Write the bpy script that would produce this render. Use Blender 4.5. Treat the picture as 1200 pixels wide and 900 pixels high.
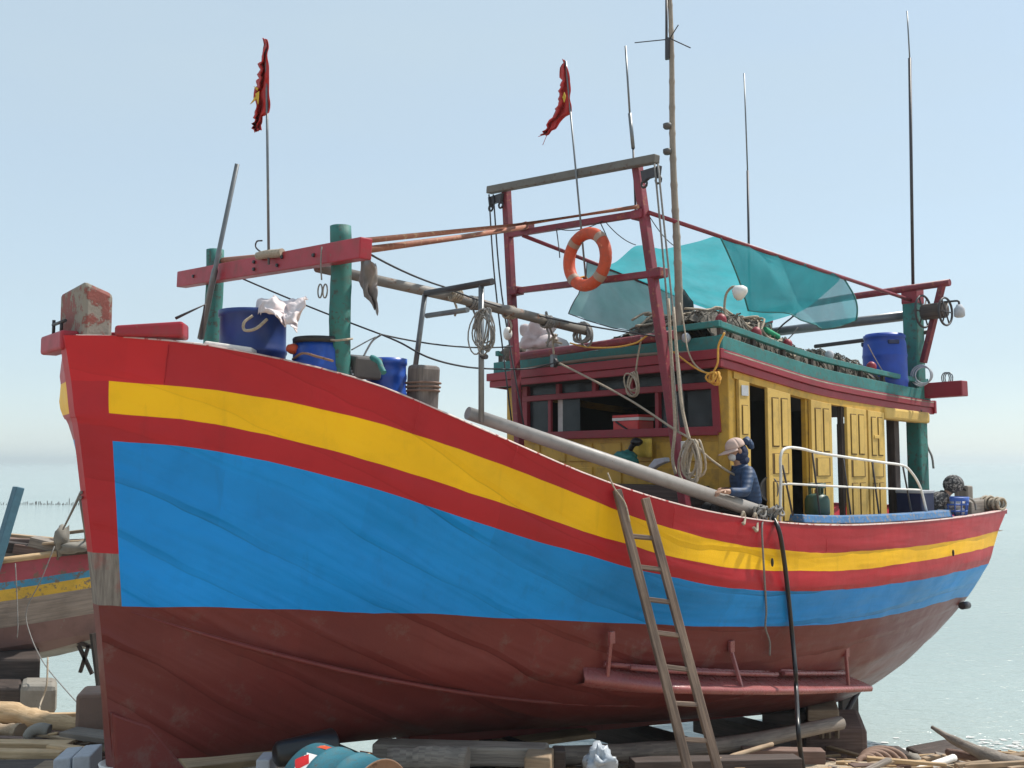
import bpy, bmesh, math, random
from mathutils import Vector, Matrix, Quaternion, noise
R = math.radians
rnd = random.Random(7)
S = bpy.context.scene
COL = S.collection
for o in list(bpy.data.objects):
    bpy.data.objects.remove(o)

# ------------------------------------------------------------------ camera
F_PX, CAM_H, HORIZON = 1150.0, 2.3, 541.0
PITCH = math.atan((HORIZON - 450) / F_PX)
cam_d = bpy.data.cameras.new('camera')
cam = bpy.data.objects.new('camera', cam_d)
COL.objects.link(cam)
cam.location = (0, 0, CAM_H)
cam.rotation_euler = (R(90) + PITCH, 0, 0)
cam_d.sensor_width = 36
cam_d.lens = 36 * F_PX / 1200
cam_d.clip_start = 0.1
cam_d.clip_end = 20000
S.camera = cam

# ------------------------------------------------------------------ light
SUN_EL, SUN_AZ = 55, 67           # azimuth measured from +Y towards +X
w = bpy.data.worlds.new('World')
S.world = w
w.use_nodes = True
nt = w.node_tree
sky = nt.nodes.new('ShaderNodeTexSky')
sky.sky_type = 'NISHITA'
sky.sun_disc = False
sky.sun_elevation = R(SUN_EL)
sky.sun_rotation = R(SUN_AZ)
sky.altitude = 0
sky.air_density = 1.0
sky.dust_density = 0.4
sky.ozone_density = 0.5
bg = nt.nodes['Background']
bg.inputs['Strength'].default_value = 0.12
# thin overcast veil: evens the clear-sky gradient out, all round the horizon alike
veil = nt.nodes.new('ShaderNodeMix')
veil.data_type = 'RGBA'
veil.inputs[0].default_value = 0.66
veil.inputs[7].default_value = (2.95, 3.60, 3.98, 1)
nt.links.new(sky.outputs[0], veil.inputs[6])
nt.links.new(veil.outputs[2], bg.inputs[0])
_tc = nt.nodes.new('ShaderNodeTexCoord')
_mp = nt.nodes.new('ShaderNodeMapping')
_mp.inputs['Scale'].default_value = (1.2, 1.2, 4.5)
_no = nt.nodes.new('ShaderNodeTexNoise')
_no.inputs['Scale'].default_value = 1.6
_no.inputs['Detail'].default_value = 4
_mr = nt.nodes.new('ShaderNodeMapRange')
_mr.inputs[1].default_value, _mr.inputs[2].default_value = .3, .7
_mr.inputs[3].default_value, _mr.inputs[4].default_value = .70, .84
nt.links.new(_tc.outputs['Generated'], _mp.inputs[0])
nt.links.new(_mp.outputs[0], _no.inputs['Vector'])
nt.links.new(_no.outputs['Fac'], _mr.inputs[0])
nt.links.new(_mr.outputs[0], veil.inputs[0])
sd = bpy.data.lights.new('sun', 'SUN')
sd.energy = 3.2
sd.angle = R(1.5)
sd.color = (1.0, 0.95, 0.86)
sun = bpy.data.objects.new('sun', sd)
COL.objects.link(sun)
sdir = Vector((math.sin(R(SUN_AZ)) * math.cos(R(SUN_EL)), math.cos(R(SUN_AZ)) * math.cos(R(SUN_EL)), math.sin(R(SUN_EL))))
sun.rotation_euler = sdir.to_track_quat('Z', 'Y').to_euler()
sun.location = sdir * 60
S.view_settings.view_transform = 'Standard'
S.view_settings.look = 'None'
S.view_settings.gamma = 1
S.view_settings.exposure = 0.74

# ------------------------------------------------------------------ coordinates
ANG = R(50)
U = Vector((math.sin(ANG), math.cos(ANG), 0))     # bow -> stern
V = Vector((math.cos(ANG), -math.sin(ANG), 0))    # towards port (the visible side)
O = Vector((-2.955, 7.2, 0))
Z = Vector((0, 0, 1))
CAMP = Vector((0, 0, CAM_H))


def B(u, v, z):
    return O + U * u + V * v + Z * z


def ray(px, py):
    x = (px - 600) / F_PX
    y = -(py - 450) / F_PX
    c, s = math.cos(PITCH), math.sin(PITCH)
    return Vector((x, c - y * s, s + y * c))


def _hit(px, py, p, n):
    d = ray(px, py)
    t = (p - CAMP).dot(n) / d.dot(n)
    return CAMP + d * t


def PU(px, py, u):                 # point on the transverse plane u
    return _hit(px, py, B(u, 0, 0), U)


def PV(px, py, v):                 # point on the lengthwise plane v
    return _hit(px, py, B(0, v, 0), V)


def PY(px, py, y):
    return _hit(px, py, Vector((0, y, 0)), Vector((0, 1, 0)))


def PL(px, py, a, b):              # point on the upright plane over plan points a, b (u, v)
    pa, pb = B(a[0], a[1], 0), B(b[0], b[1], 0)
    return _hit(px, py, pa, (pb - pa).cross(Z))


def uv(p):
    q = p - O
    return q.dot(U), q.dot(V), q.z


def lerp(a, b, t):
    return a + (b - a) * t


def table(tab, x):
    if x <= tab[0][0]:
        return tab[0][1]
    for (x0, y0), (x1, y1) in zip(tab, tab[1:]):
        if x <= x1:
            return lerp(y0, y1, (x - x0) / (x1 - x0))
    return tab[-1][1]


def crom(pts, n=8):
    """smooth path through points"""
    pts = [Vector(p) for p in pts]
    if len(pts) < 3:
        return pts
    P = [pts[0] * 2 - pts[1]] + pts + [pts[-1] * 2 - pts[-2]]
    out = []
    for i in range(1, len(P) - 2):
        a, b, c, d = P[i - 1], P[i], P[i + 1], P[i + 2]
        for k in range(n):
            t = k / n
            out.append(0.5 * ((2 * b) + (c - a) * t + (2 * a - 5 * b + 4 * c - d) * t * t + (3 * b - a - 3 * c + d) * t ** 3))
    out.append(pts[-1])
    return out


# ------------------------------------------------------------------ mesh builder
class MB:
    def __init__(self):
        self.v, self.f, self.m, self.s, self.uvs = [], [], [], [], []

    def face(self, idx, mat=0, smooth=False, uvl=None):
        self.f.append(tuple(idx))
        self.m.append(mat)
        self.s.append(smooth)
        self.uvs.append(uvl if uvl else [(0, 0)] * len(idx))

    def prism(self, ring0, ring1, mat=0, smooth=False, caps=True):
        """two matching rings of points joined by sides"""
        n = len(ring0)
        i0 = len(self.v)
        self.v += [Vector(p) for p in ring0] + [Vector(p) for p in ring1]
        L = (Vector(ring1[0]) - Vector(ring0[0])).length
        acc = 0
        for k in range(n):
            k2 = (k + 1) % n
            wd = (Vector(ring0[k2]) - Vector(ring0[k])).length
            self.face((i0 + k, i0 + k2, i0 + n + k2, i0 + n + k), mat, smooth,
                      [(0, acc), (0, acc + wd), (L, acc + wd), (L, acc)])
            acc += wd
        if caps:
            for ring, off, rev in ((ring0, 0, True), (ring1, n, False)):
                c = sum((Vector(p) for p in ring), Vector()) / n
                ids = [i0 + off + k for k in range(n)]
                uvl = [((Vector(ring[k]) - c).length * .2, (Vector(ring[k]) - c).z) for k in range(n)]
                if rev:
                    ids = ids[::-1]
                    uvl = uvl[::-1]
                self.face(ids, mat, False, uvl)
        return self

    def beam(self, p0, p1, wd, ht, up=Z, mat=0, t1=1.0):
        p0, p1 = Vector(p0), Vector(p1)
        d = (p1 - p0).normalized()
        up = Vector(up)
        if abs(d.dot(up.normalized())) > .98:
            up = U if abs(d.dot(U)) < .9 else V
        sx = d.cross(up).normalized()
        sy = sx.cross(d).normalized()

        def ring(p, k):
            return [p + sx * (a * wd / 2 * k) + sy * (b * ht / 2 * k) for a, b in ((-1, -1), (1, -1), (1, 1), (-1, 1))]
        return self.prism(ring(p0, 1), ring(p1, t1), mat)

    def box(self, c, ax, ay, az, mat=0):
        """centre and three half-axis vectors"""
        c, ax, ay, az = Vector(c), Vector(ax), Vector(ay), Vector(az)
        r0 = [c - ax - ay - az, c - ax + ay - az, c - ax + ay + az, c - ax - ay + az]
        return self.prism(r0, [p + ax * 2 for p in r0], mat)

    def tube(self, pts, r, n=8, mat=0, caps=True, smooth=True, closed=False):
        pts = [Vector(p) for p in pts]
        rs = r if isinstance(r, (list, tuple)) else [r] * len(pts)
        i0 = len(self.v)
        N = len(pts)
        t0 = (pts[1] - pts[0]).normalized()
        ref = Z if abs(t0.z) < .9 else Vector((1, 0, 0))
        nx = t0.cross(ref).normalized()
        acc = 0
        accs = []
        for i in range(N):
            a = pts[i - 1] if (i > 0 or closed) else pts[i]
            b = pts[(i + 1) % N] if (i < N - 1 or closed) else pts[i]
            t = (b - a)
            t = t.normalized() if t.length > 1e-9 else t0
            nx = (nx - t * nx.dot(t))
            nx = nx.normalized() if nx.length > 1e-6 else t.orthogonal().normalized()
            ny = t.cross(nx)
            if i:
                acc += (pts[i] - pts[i - 1]).length
            accs.append(acc)
            for k in range(n):
                an = 2 * math.pi * k / n
                self.v.append(pts[i] + (nx * math.cos(an) + ny * math.sin(an)) * rs[i])
        rows = N if closed else N - 1
        for i in range(rows):
            i2 = (i + 1) % N
            w0 = 2 * math.pi * rs[i] / n
            for k in range(n):
                k2 = (k + 1) % n
                self.face((i0 + i * n + k, i0 + i * n + k2, i0 + i2 * n + k2, i0 + i2 * n + k), mat, smooth,
                          [(accs[i], k * w0), (accs[i], (k + 1) * w0), (accs[i2], (k + 1) * w0), (accs[i2], k * w0)])
        if caps and not closed:
            self.face([i0 + k for k in range(n)][::-1], mat)
            self.face([i0 + (N - 1) * n + k for k in range(n)], mat)
        return self

    def lathe(self, base, prof, axis=Z, n=24, mat=0, smooth=True, cap0=True, cap1=True, mats=None):
        """profile of (height, radius) round an axis"""
        base, axis = Vector(base), Vector(axis).normalized()
        nx = axis.orthogonal().normalized()
        ny = axis.cross(nx)
        i0 = len(self.v)
        for h, r in prof:
            for k in range(n):
                a = 2 * math.pi * k / n
                self.v.append(base + axis * h + (nx * math.cos(a) + ny * math.sin(a)) * r)
        for i in range(len(prof) - 1):
            for k in range(n):
                k2 = (k + 1) % n
                self.face((i0 + i * n + k, i0 + i * n + k2, i0 + (i + 1) * n + k2, i0 + (i + 1) * n + k),
                          mats[i] if mats else mat, smooth,
                          [(prof[i][0], k / n), (prof[i][0], (k + 1) / n), (prof[i + 1][0], (k + 1) / n), (prof[i + 1][0], k / n)])
        if cap0:
            self.face([i0 + k for k in range(n)][::-1], mat)
        if cap1:
            e = i0 + (len(prof) - 1) * n
            self.face([e + k for k in range(n)], mat)
        return self

    def grid(self, P, mat=0, smooth=True, matf=None, uvf=None, flip=False):
        """P[i][j] points"""
        i0 = len(self.v)
        n, m = len(P), len(P[0])
        for row in P:
            self.v += [Vector(p) for p in row]
        for i in range(n - 1):
            for j in range(m - 1):
                ids = [i0 + i * m + j, i0 + i * m + j + 1, i0 + (i + 1) * m + j + 1, i0 + (i + 1) * m + j]
                ij = [(i, j), (i, j + 1), (i + 1, j + 1), (i + 1, j)]
                if flip:
                    ids = ids[::-1]
                    ij = ij[::-1]
                uvl = [uvf(a, b) for a, b in ij] if uvf else [(b * .05, a * .05) for a, b in ij]
                self.face(ids, matf(i, j) if matf else mat, smooth, uvl)
        return self

    def ball(self, c, rx, ry=None, rz=None, n=12, m=8, mat=0, jit=0, axes=None):
        ry = ry or rx
        rz = rz or rx
        ax = axes or (Vector((1, 0, 0)), Vector((0, 1, 0)), Z)
        P = []
        for i in range(m + 1):
            th = math.pi * i / m
            row = []
            for k in range(n + 1):
                ph = 2 * math.pi * (k % n) / n
                d = Vector((math.sin(th) * math.cos(ph), math.sin(th) * math.sin(ph), math.cos(th)))
                j = 1 + (jit * (noise.noise(d * 1.7 + Vector(c) * 3) + .5 * abs(noise.noise(d * 4 + Vector(c) * 5)) - .15) if jit else 0)
                row.append(Vector(c) + (ax[0] * d.x * rx + ax[1] * d.y * ry + ax[2] * d.z * rz) * j)
            P.append(row)
        return self.grid(P, mat, flip=True)

    def build(self, name, mats, parent=None, origin=None, bevel=0, weld=False, solid=0, sub=0):
        if not isinstance(mats, (list, tuple)):
            mats = [mats]
        if parent is not None:
            org = parent_origin(parent)
            if origin is not None:
                org2 = Vector(origin)
            else:
                org2 = org
        else:
            org2 = Vector(origin) if origin is not None else Vector((0, 0, 0))
        me = bpy.data.meshes.new(name)
        me.from_pydata([tuple(p - org2) for p in self.v], [], self.f)
        for mm in mats:
            me.materials.append(mm)
        me.polygons.foreach_set('material_index', self.m)
        me.polygons.foreach_set('use_smooth', self.s)
        ul = me.uv_layers.new(name='UVMap')
        flat = []
        for l in self.uvs:
            for a in l:
                flat += [a[0], a[1]]
        ul.data.foreach_set('uv', flat)
        me.update()
        o = bpy.data.objects.new(name, me)
        COL.objects.link(o)
        o.location = org2
        if parent is not None:
            o.parent = parent
            o.location = org2 - org
        if weld:
            md = o.modifiers.new('weld', 'WELD')
            md.merge_threshold = 0.0005
        if solid:
            md = o.modifiers.new('solid', 'SOLIDIFY')
            md.thickness = solid
            md.offset = 0
        if bevel:
            md = o.modifiers.new('bevel', 'BEVEL')
            md.width = bevel
            md.segments = 2
            md.limit_method = 'ANGLE'
            md.angle_limit = R(40)
        if sub:
            md = o.modifiers.new('sub', 'SUBSURF')
            md.levels = sub
            md.render_levels = sub
        return o


def parent_origin(o):
    p = Vector(o.location)
    while o.parent:
        o = o.parent
        p += o.location
    return p


def tag(o, label=None, cat=None, group=None, kind=None):
    if label:
        o['label'] = label
    if cat:
        o['category'] = cat
    if group:
        o['group'] = group
    if kind:
        o['kind'] = kind
    return o


def thing(name, label, cat, loc, group=None):
    o = bpy.data.objects.new(name, None)
    o.empty_display_size = .1
    COL.objects.link(o)
    o.location = loc
    return tag(o, label, cat, group)


def copy_tree(o, offset=None, parent=None):
    c = o.copy()
    COL.objects.link(c)
    c.parent = parent
    if offset is not None:
        c.location = Vector(o.location) + Vector(offset)
    for ch in list(o.children):
        copy_tree(ch, None, c)
    return c


# ------------------------------------------------------------------ materials
def new_mat(name):
    m = bpy.data.materials.new(name)
    m.use_nodes = True
    n = m.node_tree
    b = n.nodes['Principled BSDF']
    return m, n, b


def nd(n, t, **kw):
    x = n.nodes.new(t)
    for k, v_ in kw.items():
        setattr(x, k, v_)
    return x


def mixc(n, fac, a, b, blend='MIX'):
    x = nd(n, 'ShaderNodeMix', data_type='RGBA', blend_type=blend)
    for sock, val in ((x.inputs[0], fac), (x.inputs[6], a), (x.inputs[7], b)):
        if hasattr(val, 'links'):
            n.links.new(val, sock)
        elif isinstance(val, (int, float)):
            sock.default_value = val
        else:
            sock.default_value = (*val[:3], 1)
    return x.outputs[2]


def mth(n, op, a, b=None, clamp=False):
    x = nd(n, 'ShaderNodeMath', operation=op, use_clamp=clamp)
    for sock, val in zip(x.inputs, (a, b)):
        if val is None:
            continue
        if hasattr(val, 'links'):
            n.links.new(val, sock)
        else:
            sock.default_value = val
    return x.outputs[0]


def ramp(n, fac, lo, hi):
    x = nd(n, 'ShaderNodeMapRange')
    x.inputs[1].default_value = lo
    x.inputs[2].default_value = hi
    n.links.new(fac, x.inputs[0])
    return x.outputs[0]


def noise_t(n, vec, scale, detail=4, rough=.55, stretch=None):
    if stretch:
        mp = nd(n, 'ShaderNodeMapping')
        mp.inputs['Scale'].default_value = stretch
        n.links.new(vec, mp.inputs[0])
        vec = mp.outputs[0]
    x = nd(n, 'ShaderNodeTexNoise')
    x.inputs['Scale'].default_value = scale
    x.inputs['Detail'].default_value = detail
    x.inputs['Roughness'].default_value = rough
    n.links.new(vec, x.inputs['Vector'])
    return x.outputs['Fac']


def bump(n, b, h, strength=.3, dist=.01):
    x = nd(n, 'ShaderNodeBump')
    x.inputs['Strength'].default_value = strength
    x.inputs['Distance'].default_value = dist
    n.links.new(h, x.inputs['Height'])
    n.links.new(x.outputs[0], b.inputs['Normal'])
    return x


def paint(name, col, wear=None, amount=.0, rough=.45, var=.18, grain=.25, metal=0, scale=1.0, dirt=(.09, .07, .05), dirtamt=.25):
    """brushed paint: tone drifts, grime, optional flaking to the stuff underneath"""
    m, n, b = new_mat(name)
    geo = nd(n, 'ShaderNodeNewGeometry')
    pos = geo.outputs['Position']
    big = noise_t(n, pos, 1.3 * scale, 3)
    mid = noise_t(n, pos, 9 * scale, 5, .6)
    fine = noise_t(n, pos, 55 * scale, 3, .6)
    dark = [c * (1 - var) for c in col]
    lite = [min(1, c * (1 + var * .7) + .01 * var) for c in col]
    c = mixc(n, ramp(n, big, .3, .7), dark, lite)
    c = mixc(n, mth(n, 'MULTIPLY', ramp(n, mid, .48, .75), dirtamt), c, dirt)
    h = mth(n, 'ADD', mth(n, 'MULTIPLY', mid, .6), mth(n, 'MULTIPLY', fine, .35))
    rgh = mth(n, 'ADD', mth(n, 'MULTIPLY', mid, .25), rough - .12)
    if wear:
        wn = noise_t(n, pos, 7 * scale, 8, .72)
        msk = ramp(n, wn, .70 - amount * .3, .75 - amount * .3)
        c = mixc(n, msk, c, wear)
        h = mth(n, 'SUBTRACT', h, mth(n, 'MULTIPLY', msk, .3))
        rgh = mth(n, 'ADD', rgh, mth(n, 'MULTIPLY', msk, .3))
    n.links.new(c, b.inputs['Base Color'])
    n.links.new(rgh, b.inputs['Roughness'])
    b.inputs['Metallic'].default_value = metal
    bump(n, b, h, grain, .012)
    return m


def wood(name, c0, c1, rough=.75, scale=1.0, bstr=.5):
    """grain runs along the piece (uv x is length in metres)"""
    m, n, b = new_mat(name)
    tc = nd(n, 'ShaderNodeTexCoord')
    geo = nd(n, 'ShaderNodeNewGeometry')
    oi = nd(n, 'ShaderNodeObjectInfo')
    add = nd(n, 'ShaderNodeVectorMath', operation='ADD')
    cmb = nd(n, 'ShaderNodeCombineXYZ')
    n.links.new(mth(n, 'MULTIPLY', oi.outputs['Random'], 37), cmb.inputs[2])
    n.links.new(tc.outputs['UV'], add.inputs[0])
    n.links.new(cmb.outputs[0], add.inputs[1])
    g = noise_t(n, add.outputs[0], 1.0 * scale, 6, .6, (2.5, 45, 1))
    g2 = noise_t(n, add.outputs[0], 1.0 * scale, 4, .6, (8, 160, 1))
    big = noise_t(n, geo.outputs['Position'], 3, 4)
    c = mixc(n, ramp(n, g, .32, .68), c0, c1)
    c = mixc(n, mth(n, 'MULTIPLY', ramp(n, big, .45, .75), .55), c, [x * .45 for x in c0])
    tone = mth(n, 'ADD', mth(n, 'MULTIPLY', oi.outputs['Random'], .5), .75)
    hs = nd(n, 'ShaderNodeHueSaturation')
    n.links.new(tone, hs.inputs['Value'])
    n.links.new(c, hs.inputs['Color'])
    n.links.new(hs.outputs[0], b.inputs['Base Color'])
    b.inputs['Roughness'].default_value = rough
    bump(n, b, mth(n, 'ADD', g, mth(n, 'MULTIPLY', g2, .5)), bstr, .012)
    return m


def plain(name, col, rough=.5, metal=0, var=.12, scale=14, spec=None, sub=0):
    m, n, b = new_mat(name)
    geo = nd(n, 'ShaderNodeNewGeometry')
    f = noise_t(n, geo.outputs['Position'], scale, 5)
    c = mixc(n, ramp(n, f, .3, .7), [x * (1 - var) for x in col], [min(1, x * (1 + var)) for x in col])
    n.links.new(c, b.inputs['Base Color'])
    b.inputs['Roughness'].default_value = rough
    b.inputs['Metallic'].default_value = metal
    bump(n, b, f, .12, .01)
    return m


def hull_paint(name, col, rough=.38, strake=1.0, var=.12, scuff=None, samt=.3):
    """painted planking: uv x = metres along the boat, uv y = strake number"""
    m, n, b = new_mat(name)
    tc = nd(n, 'ShaderNodeTexCoord')
    geo = nd(n, 'ShaderNodeNewGeometry')
    pos = geo.outputs['Position']
    sep = nd(n, 'ShaderNodeSeparateXYZ')
    n.links.new(tc.outputs['UV'], sep.inputs[0])
    wob = noise_t(n, tc.outputs['UV'], 1, 3, .5, (.9, .5, 1))
    q = mth(n, 'ADD', sep.outputs['Y'], mth(n, 'MULTIPLY', wob, .5))
    fr = mth(n, 'FRACT', q)
    # each plank: rises slowly, drops at its lower edge, more or less strongly along its length
    edge = mth(n, 'MULTIPLY', ramp(n, fr, 0, .85), mth(n, 'SUBTRACT', 1, ramp(n, fr, .86, 1.0)))
    amp = ramp(n, noise_t(n, tc.outputs['UV'], 1, 2, .5, (.55, 1.1, 1)), .36, .7)
    edge = mth(n, 'MULTIPLY', edge, amp)
    dent = noise_t(n, tc.outputs['UV'], 1, 2, .5, (.8, 1.9, 1))
    swell = noise_t(n, tc.outputs['UV'], 1, 1.5, .45, (.7, .9, 1))
    brush = noise_t(n, tc.outputs['UV'], 1, 5, .65, (6, 60, 1))
    mid = noise_t(n, pos, 6, 6, .6)
    fine = noise_t(n, pos, 70, 3)
    big = noise_t(n, pos, .8, 3)
    c = mixc(n, ramp(n, big, .3, .7), [x * (1 - var) for x in col], [x * (1 + var) for x in col])
    c = mixc(n, mth(n, 'MULTIPLY', ramp(n, mid, .5, .8), .22), c, [x * .55 for x in col])
    c = mixc(n, mth(n, 'MULTIPLY', ramp(n, brush, .55, .8), .03), c, [min(1, x * 1.25 + .03) for x in col])
    drip = noise_t(n, pos, 1, 5, .7, (7, 7, .45))
    c = mixc(n, mth(n, 'MULTIPLY', ramp(n, drip, .56, .8), .35), c, [x * .5 + .01 for x in col])
    # every plank length holds its own coat
    idx = mth(n, 'FLOOR', q)
    cell = nd(n, 'ShaderNodeCombineXYZ')
    n.links.new(idx, cell.inputs[0])
    n.links.new(mth(n, 'FLOOR', mth(n, 'ADD', mth(n, 'MULTIPLY', sep.outputs['X'], .42), mth(n, 'MULTIPLY', idx, .37))), cell.inputs[1])
    wn_ = nd(n, 'ShaderNodeTexWhiteNoise', noise_dimensions='2D')
    n.links.new(cell.outputs[0], wn_.inputs[0])
    hsv = nd(n, 'ShaderNodeHueSaturation')
    n.links.new(mth(n, 'ADD', mth(n, 'MULTIPLY', wn_.outputs['Value'], .16), .92), hsv.inputs['Value'])
    n.links.new(c, hsv.inputs['Color'])
    c = hsv.outputs[0]
    # butt joints and thin seams where the paint has cracked
    seam = mth(n, 'MULTIPLY', mth(n, 'MULTIPLY', ramp(n, fr, .965, .985), amp), .55 * strake)
    c = mixc(n, seam, c, [x * .3 for x in col])
    if scuff:
        sc = noise_t(n, pos, 3.2, 8, .75)
        c = mixc(n, mth(n, 'MULTIPLY', ramp(n, sc, .56, .66), samt), c, scuff)
    n.links.new(c, b.inputs['Base Color'])
    n.links.new(mth(n, 'ADD', mth(n, 'MULTIPLY', mid, .25), rough - .1), b.inputs['Roughness'])
    h = mth(n, 'ADD', mth(n, 'MULTIPLY', edge, 1.15 * strake), mth(n, 'ADD', mth(n, 'MULTIPLY', swell, 3.2 * strake), mth(n, 'MULTIPLY', ramp(n, dent, .48, .66), .28 * strake)))
    h = mth(n, 'ADD', h, mth(n, 'ADD', mth(n, 'MULTIPLY', mid, .12), mth(n, 'ADD', mth(n, 'MULTIPLY', fine, .03), mth(n, 'MULTIPLY', brush, .012))))
    bump(n, b, h, .8, .03)
    b.inputs['Specular IOR Level'].default_value = .28
    return m


M = {}
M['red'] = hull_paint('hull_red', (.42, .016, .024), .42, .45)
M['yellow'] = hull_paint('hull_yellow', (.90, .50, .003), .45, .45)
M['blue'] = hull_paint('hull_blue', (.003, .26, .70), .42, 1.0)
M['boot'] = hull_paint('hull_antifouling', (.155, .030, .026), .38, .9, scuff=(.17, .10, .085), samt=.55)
M['deckred'] = paint('red_paint_timber', (.27, .015, .03), (.2, .13, .1), .12, .5)
M['railred'] = paint('bright_red_paint', (.36, .012, .028), (.22, .10, .08), .22, .48, dirtamt=.4)
M['pipered'] = paint('maroon_pipe', (.21, .018, .036), (.30, .11, .06), .42, .5, var=.3, scale=2.5, dirtamt=.4)
M['rustpipe'] = paint('rusty_pipe', (.33, .12, .07), (.45, .28, .17), .45, .65, scale=1.8)
M['teal'] = paint('teal_paint', (.028, .19, .185), (.13, .14, .12), .38, .65, dirtamt=.5, scale=2)
M['green'] = paint('green_post_paint', (.028, .17, .15), (.07, .09, .08), .5, .65, dirtamt=.5, scale=2)
M['yel'] = paint('yellow_door_paint', (.64, .42, .10), (.34, .22, .08), .15, .6, dirtamt=.35, scale=.8)
M['yeld'] = paint('yellow_wall_paint', (.56, .33, .04), (.28, .16, .05), .12, .55, dirtamt=.45)
M['groove'] = plain('shaded_groove', (.13, .075, .02), .8)  # recess shade of the door panels, painted in as dark brown
M['ledge'] = paint('glossy_brown_red', (.31, .09, .085), (.38, .2, .19), .3, .28, scale=2)
M['bluecap'] = paint('worn_blue_paint', (.045, .17, .38), (.26, .235, .22), .58, .65, scale=3, dirtamt=.5)
M['greywood'] = wood('grey_weathered_wood', (.17, .14, .12), (.34, .29, .24))
M['darkwood'] = wood('dark_wood', (.035, .025, .022), (.09, .065, .055))
M['brownwood'] = wood('brown_block_wood', (.12, .07, .055), (.23, .15, .12), .8)
M['palewood'] = wood('pale_dry_wood', (.36, .235, .12), (.56, .40, .24), .8)
M['midwood'] = wood('tan_wood', (.24, .165, .10), (.42, .31, .21), .8)
M['ladder'] = wood('ladder_wood', (.10, .065, .05), (.25, .175, .125), .7)
M['stemwood'] = paint('bare_stem_wood', (.25, .215, .185), (.30, .05, .045), .06, .75, grain=.6)
M['stemwood'], _n, _b = new_mat('bare_stem_wood')
_g = nd(_n, 'ShaderNodeNewGeometry')
_f = noise_t(_n, _g.outputs['Position'], 1, 6, .65, (34, 34, 1.6))
_f2 = noise_t(_n, _g.outputs['Position'], 5, 5, .6)
_c = mixc(_n, ramp(_n, _f, .32, .68), (.12, .10, .088), (.30, .265, .23))
_c = mixc(_n, mth(_n, 'MULTIPLY', ramp(_n, _f2, .55, .72), .55), _c, (.30, .07, .06))
_n.links.new(_c, _b.inputs['Base Color'])
_b.inputs['Roughness'].default_value = .8
bump(_n, _b, _f, .6, .012)
M['stemhead'] = paint('scuffed_stem_head', (.27, .075, .06), (.26, .235, .20), .78, .7, grain=.7)
M['deck'] = wood('deck_planks', (.16, .12, .09), (.3, .24, .19))
M['spar'] = paint('grey_spar', (.32, .30, .285), (.18, .10, .07), .10, .5, dirtamt=.3)
M['rustspar'] = paint('rust_spar', (.22, .20, .18), (.22, .11, .07), .40, .6, scale=1.3)
M['pipegrey'] = plain('galvanised_pipe', (.17, .18, .19), .4, .5)
M['pipedark'] = plain('dark_pipe', (.045, .04, .045), .5, .2)
M['beamgrey'] = paint('grey_steel_beam', (.14, .13, .115), (.10, .06, .04), .4, .65, scale=2)
M['white'] = paint('white_paint', (.74, .73, .70), (.3, .2, .15), .05, .45)
M['sunrim'] = paint('sunlit_rim_paint', (.62, .46, .42), (.40, .05, .05), .5, .5, scale=2)  # pale tone paints in the sunlit rim of the gunwale
M['barrel'] = plain('blue_plastic', (.008, .03, .16), .42, var=.25, scale=5)
M['drumblue'] = plain('royal_blue_plastic', (.006, .05, .36), .45, var=.2, scale=5)
M['barrel2'] = plain('bright_blue_plastic', (.012, .07, .38), .36, var=.15)
M['blackplastic'] = plain('black_plastic', (.018, .018, .02), .45)
M['greyplastic'] = plain('grey_plastic', (.09, .085, .085), .55)
M['foam'] = plain('white_foam', (.75, .72, .68), .8, var=.1, scale=25)
M['foamgrey'] = plain('grey_foam', (.42, .44, .48), .8, var=.1, scale=25)
M['cloth'] = plain('pale_cloth', (.62, .54, .54), .85, var=.14, scale=9)
M['greycloth'] = plain('grey_cloth', (.27, .245, .235), .9, var=.2)
M['flag'] = plain('red_flag', (.40, .018, .016), .75, var=.25, scale=12)
M['flagy'] = plain('yellow_star', (.55, .36, .03), .8)
M['orange'] = paint('orange_buoy', (.58, .075, .022), (.62, .2, .1), .4, .6, dirtamt=.4, scale=2)
M['tape'] = plain('grey_tape', (.36, .24, .18), .6)
M['rope'] = plain('tan_rope', (.36, .30, .23), .9, var=.25, scale=60)
M['ropeg'] = plain('grey_rope', (.21, .20, .19), .9, var=.25, scale=60)
M['ropeo'] = plain('orange_rope', (.62, .33, .06), .85, var=.2, scale=60)
M['wire'] = plain('dark_wire', (.03, .03, .035), .6)
M['hose'] = plain('black_hose', (.012, .012, .014), .35)
M['dark'] = plain('dark_interior', (.007, .006, .0055), .9)  # near-black paints in the wheelhouse's inner shade; plain black on eyes and brim
M['net'] = paint('fishing_net_fibre', (.15, .135, .115), (.25, .22, .18), .35, .95, grain=1.0, scale=4)
M['teald'] = paint('teal_drum', (.035, .155, .20), (.1, .08, .07), .3, .5, scale=2, dirtamt=.5)
M['rust'] = paint('rusty_lid', (.28, .16, .1), (.14, .08, .05), .3, .7)
M['gas'] = paint('dark_green_gas', (.025, .075, .06), (.08, .07, .06), .15, .45)
M['skin'] = plain('skin', (.38, .22, .15), .55)
M['jacket'] = plain('blue_jacket', (.009, .036, .10), .6, var=.35, scale=18)
_n = M['jacket'].node_tree
_b = _n.nodes['Principled BSDF']
_g = nd(_n, 'ShaderNodeNewGeometry')
_w = nd(_n, 'ShaderNodeTexWave', bands_direction='Z')
_w.inputs['Scale'].default_value = 7.5
_w.inputs['Distortion'].default_value = 2.5
_n.links.new(_g.outputs['Position'], _w.inputs['Vector'])
bump(_n, _b, _w.outputs['Fac'], .35, .006)
M['pants'] = plain('black_trousers', (.012, .012, .014), .8)
M['cap'] = plain('beige_cap', (.52, .38, .33), .85, var=.08)
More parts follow.
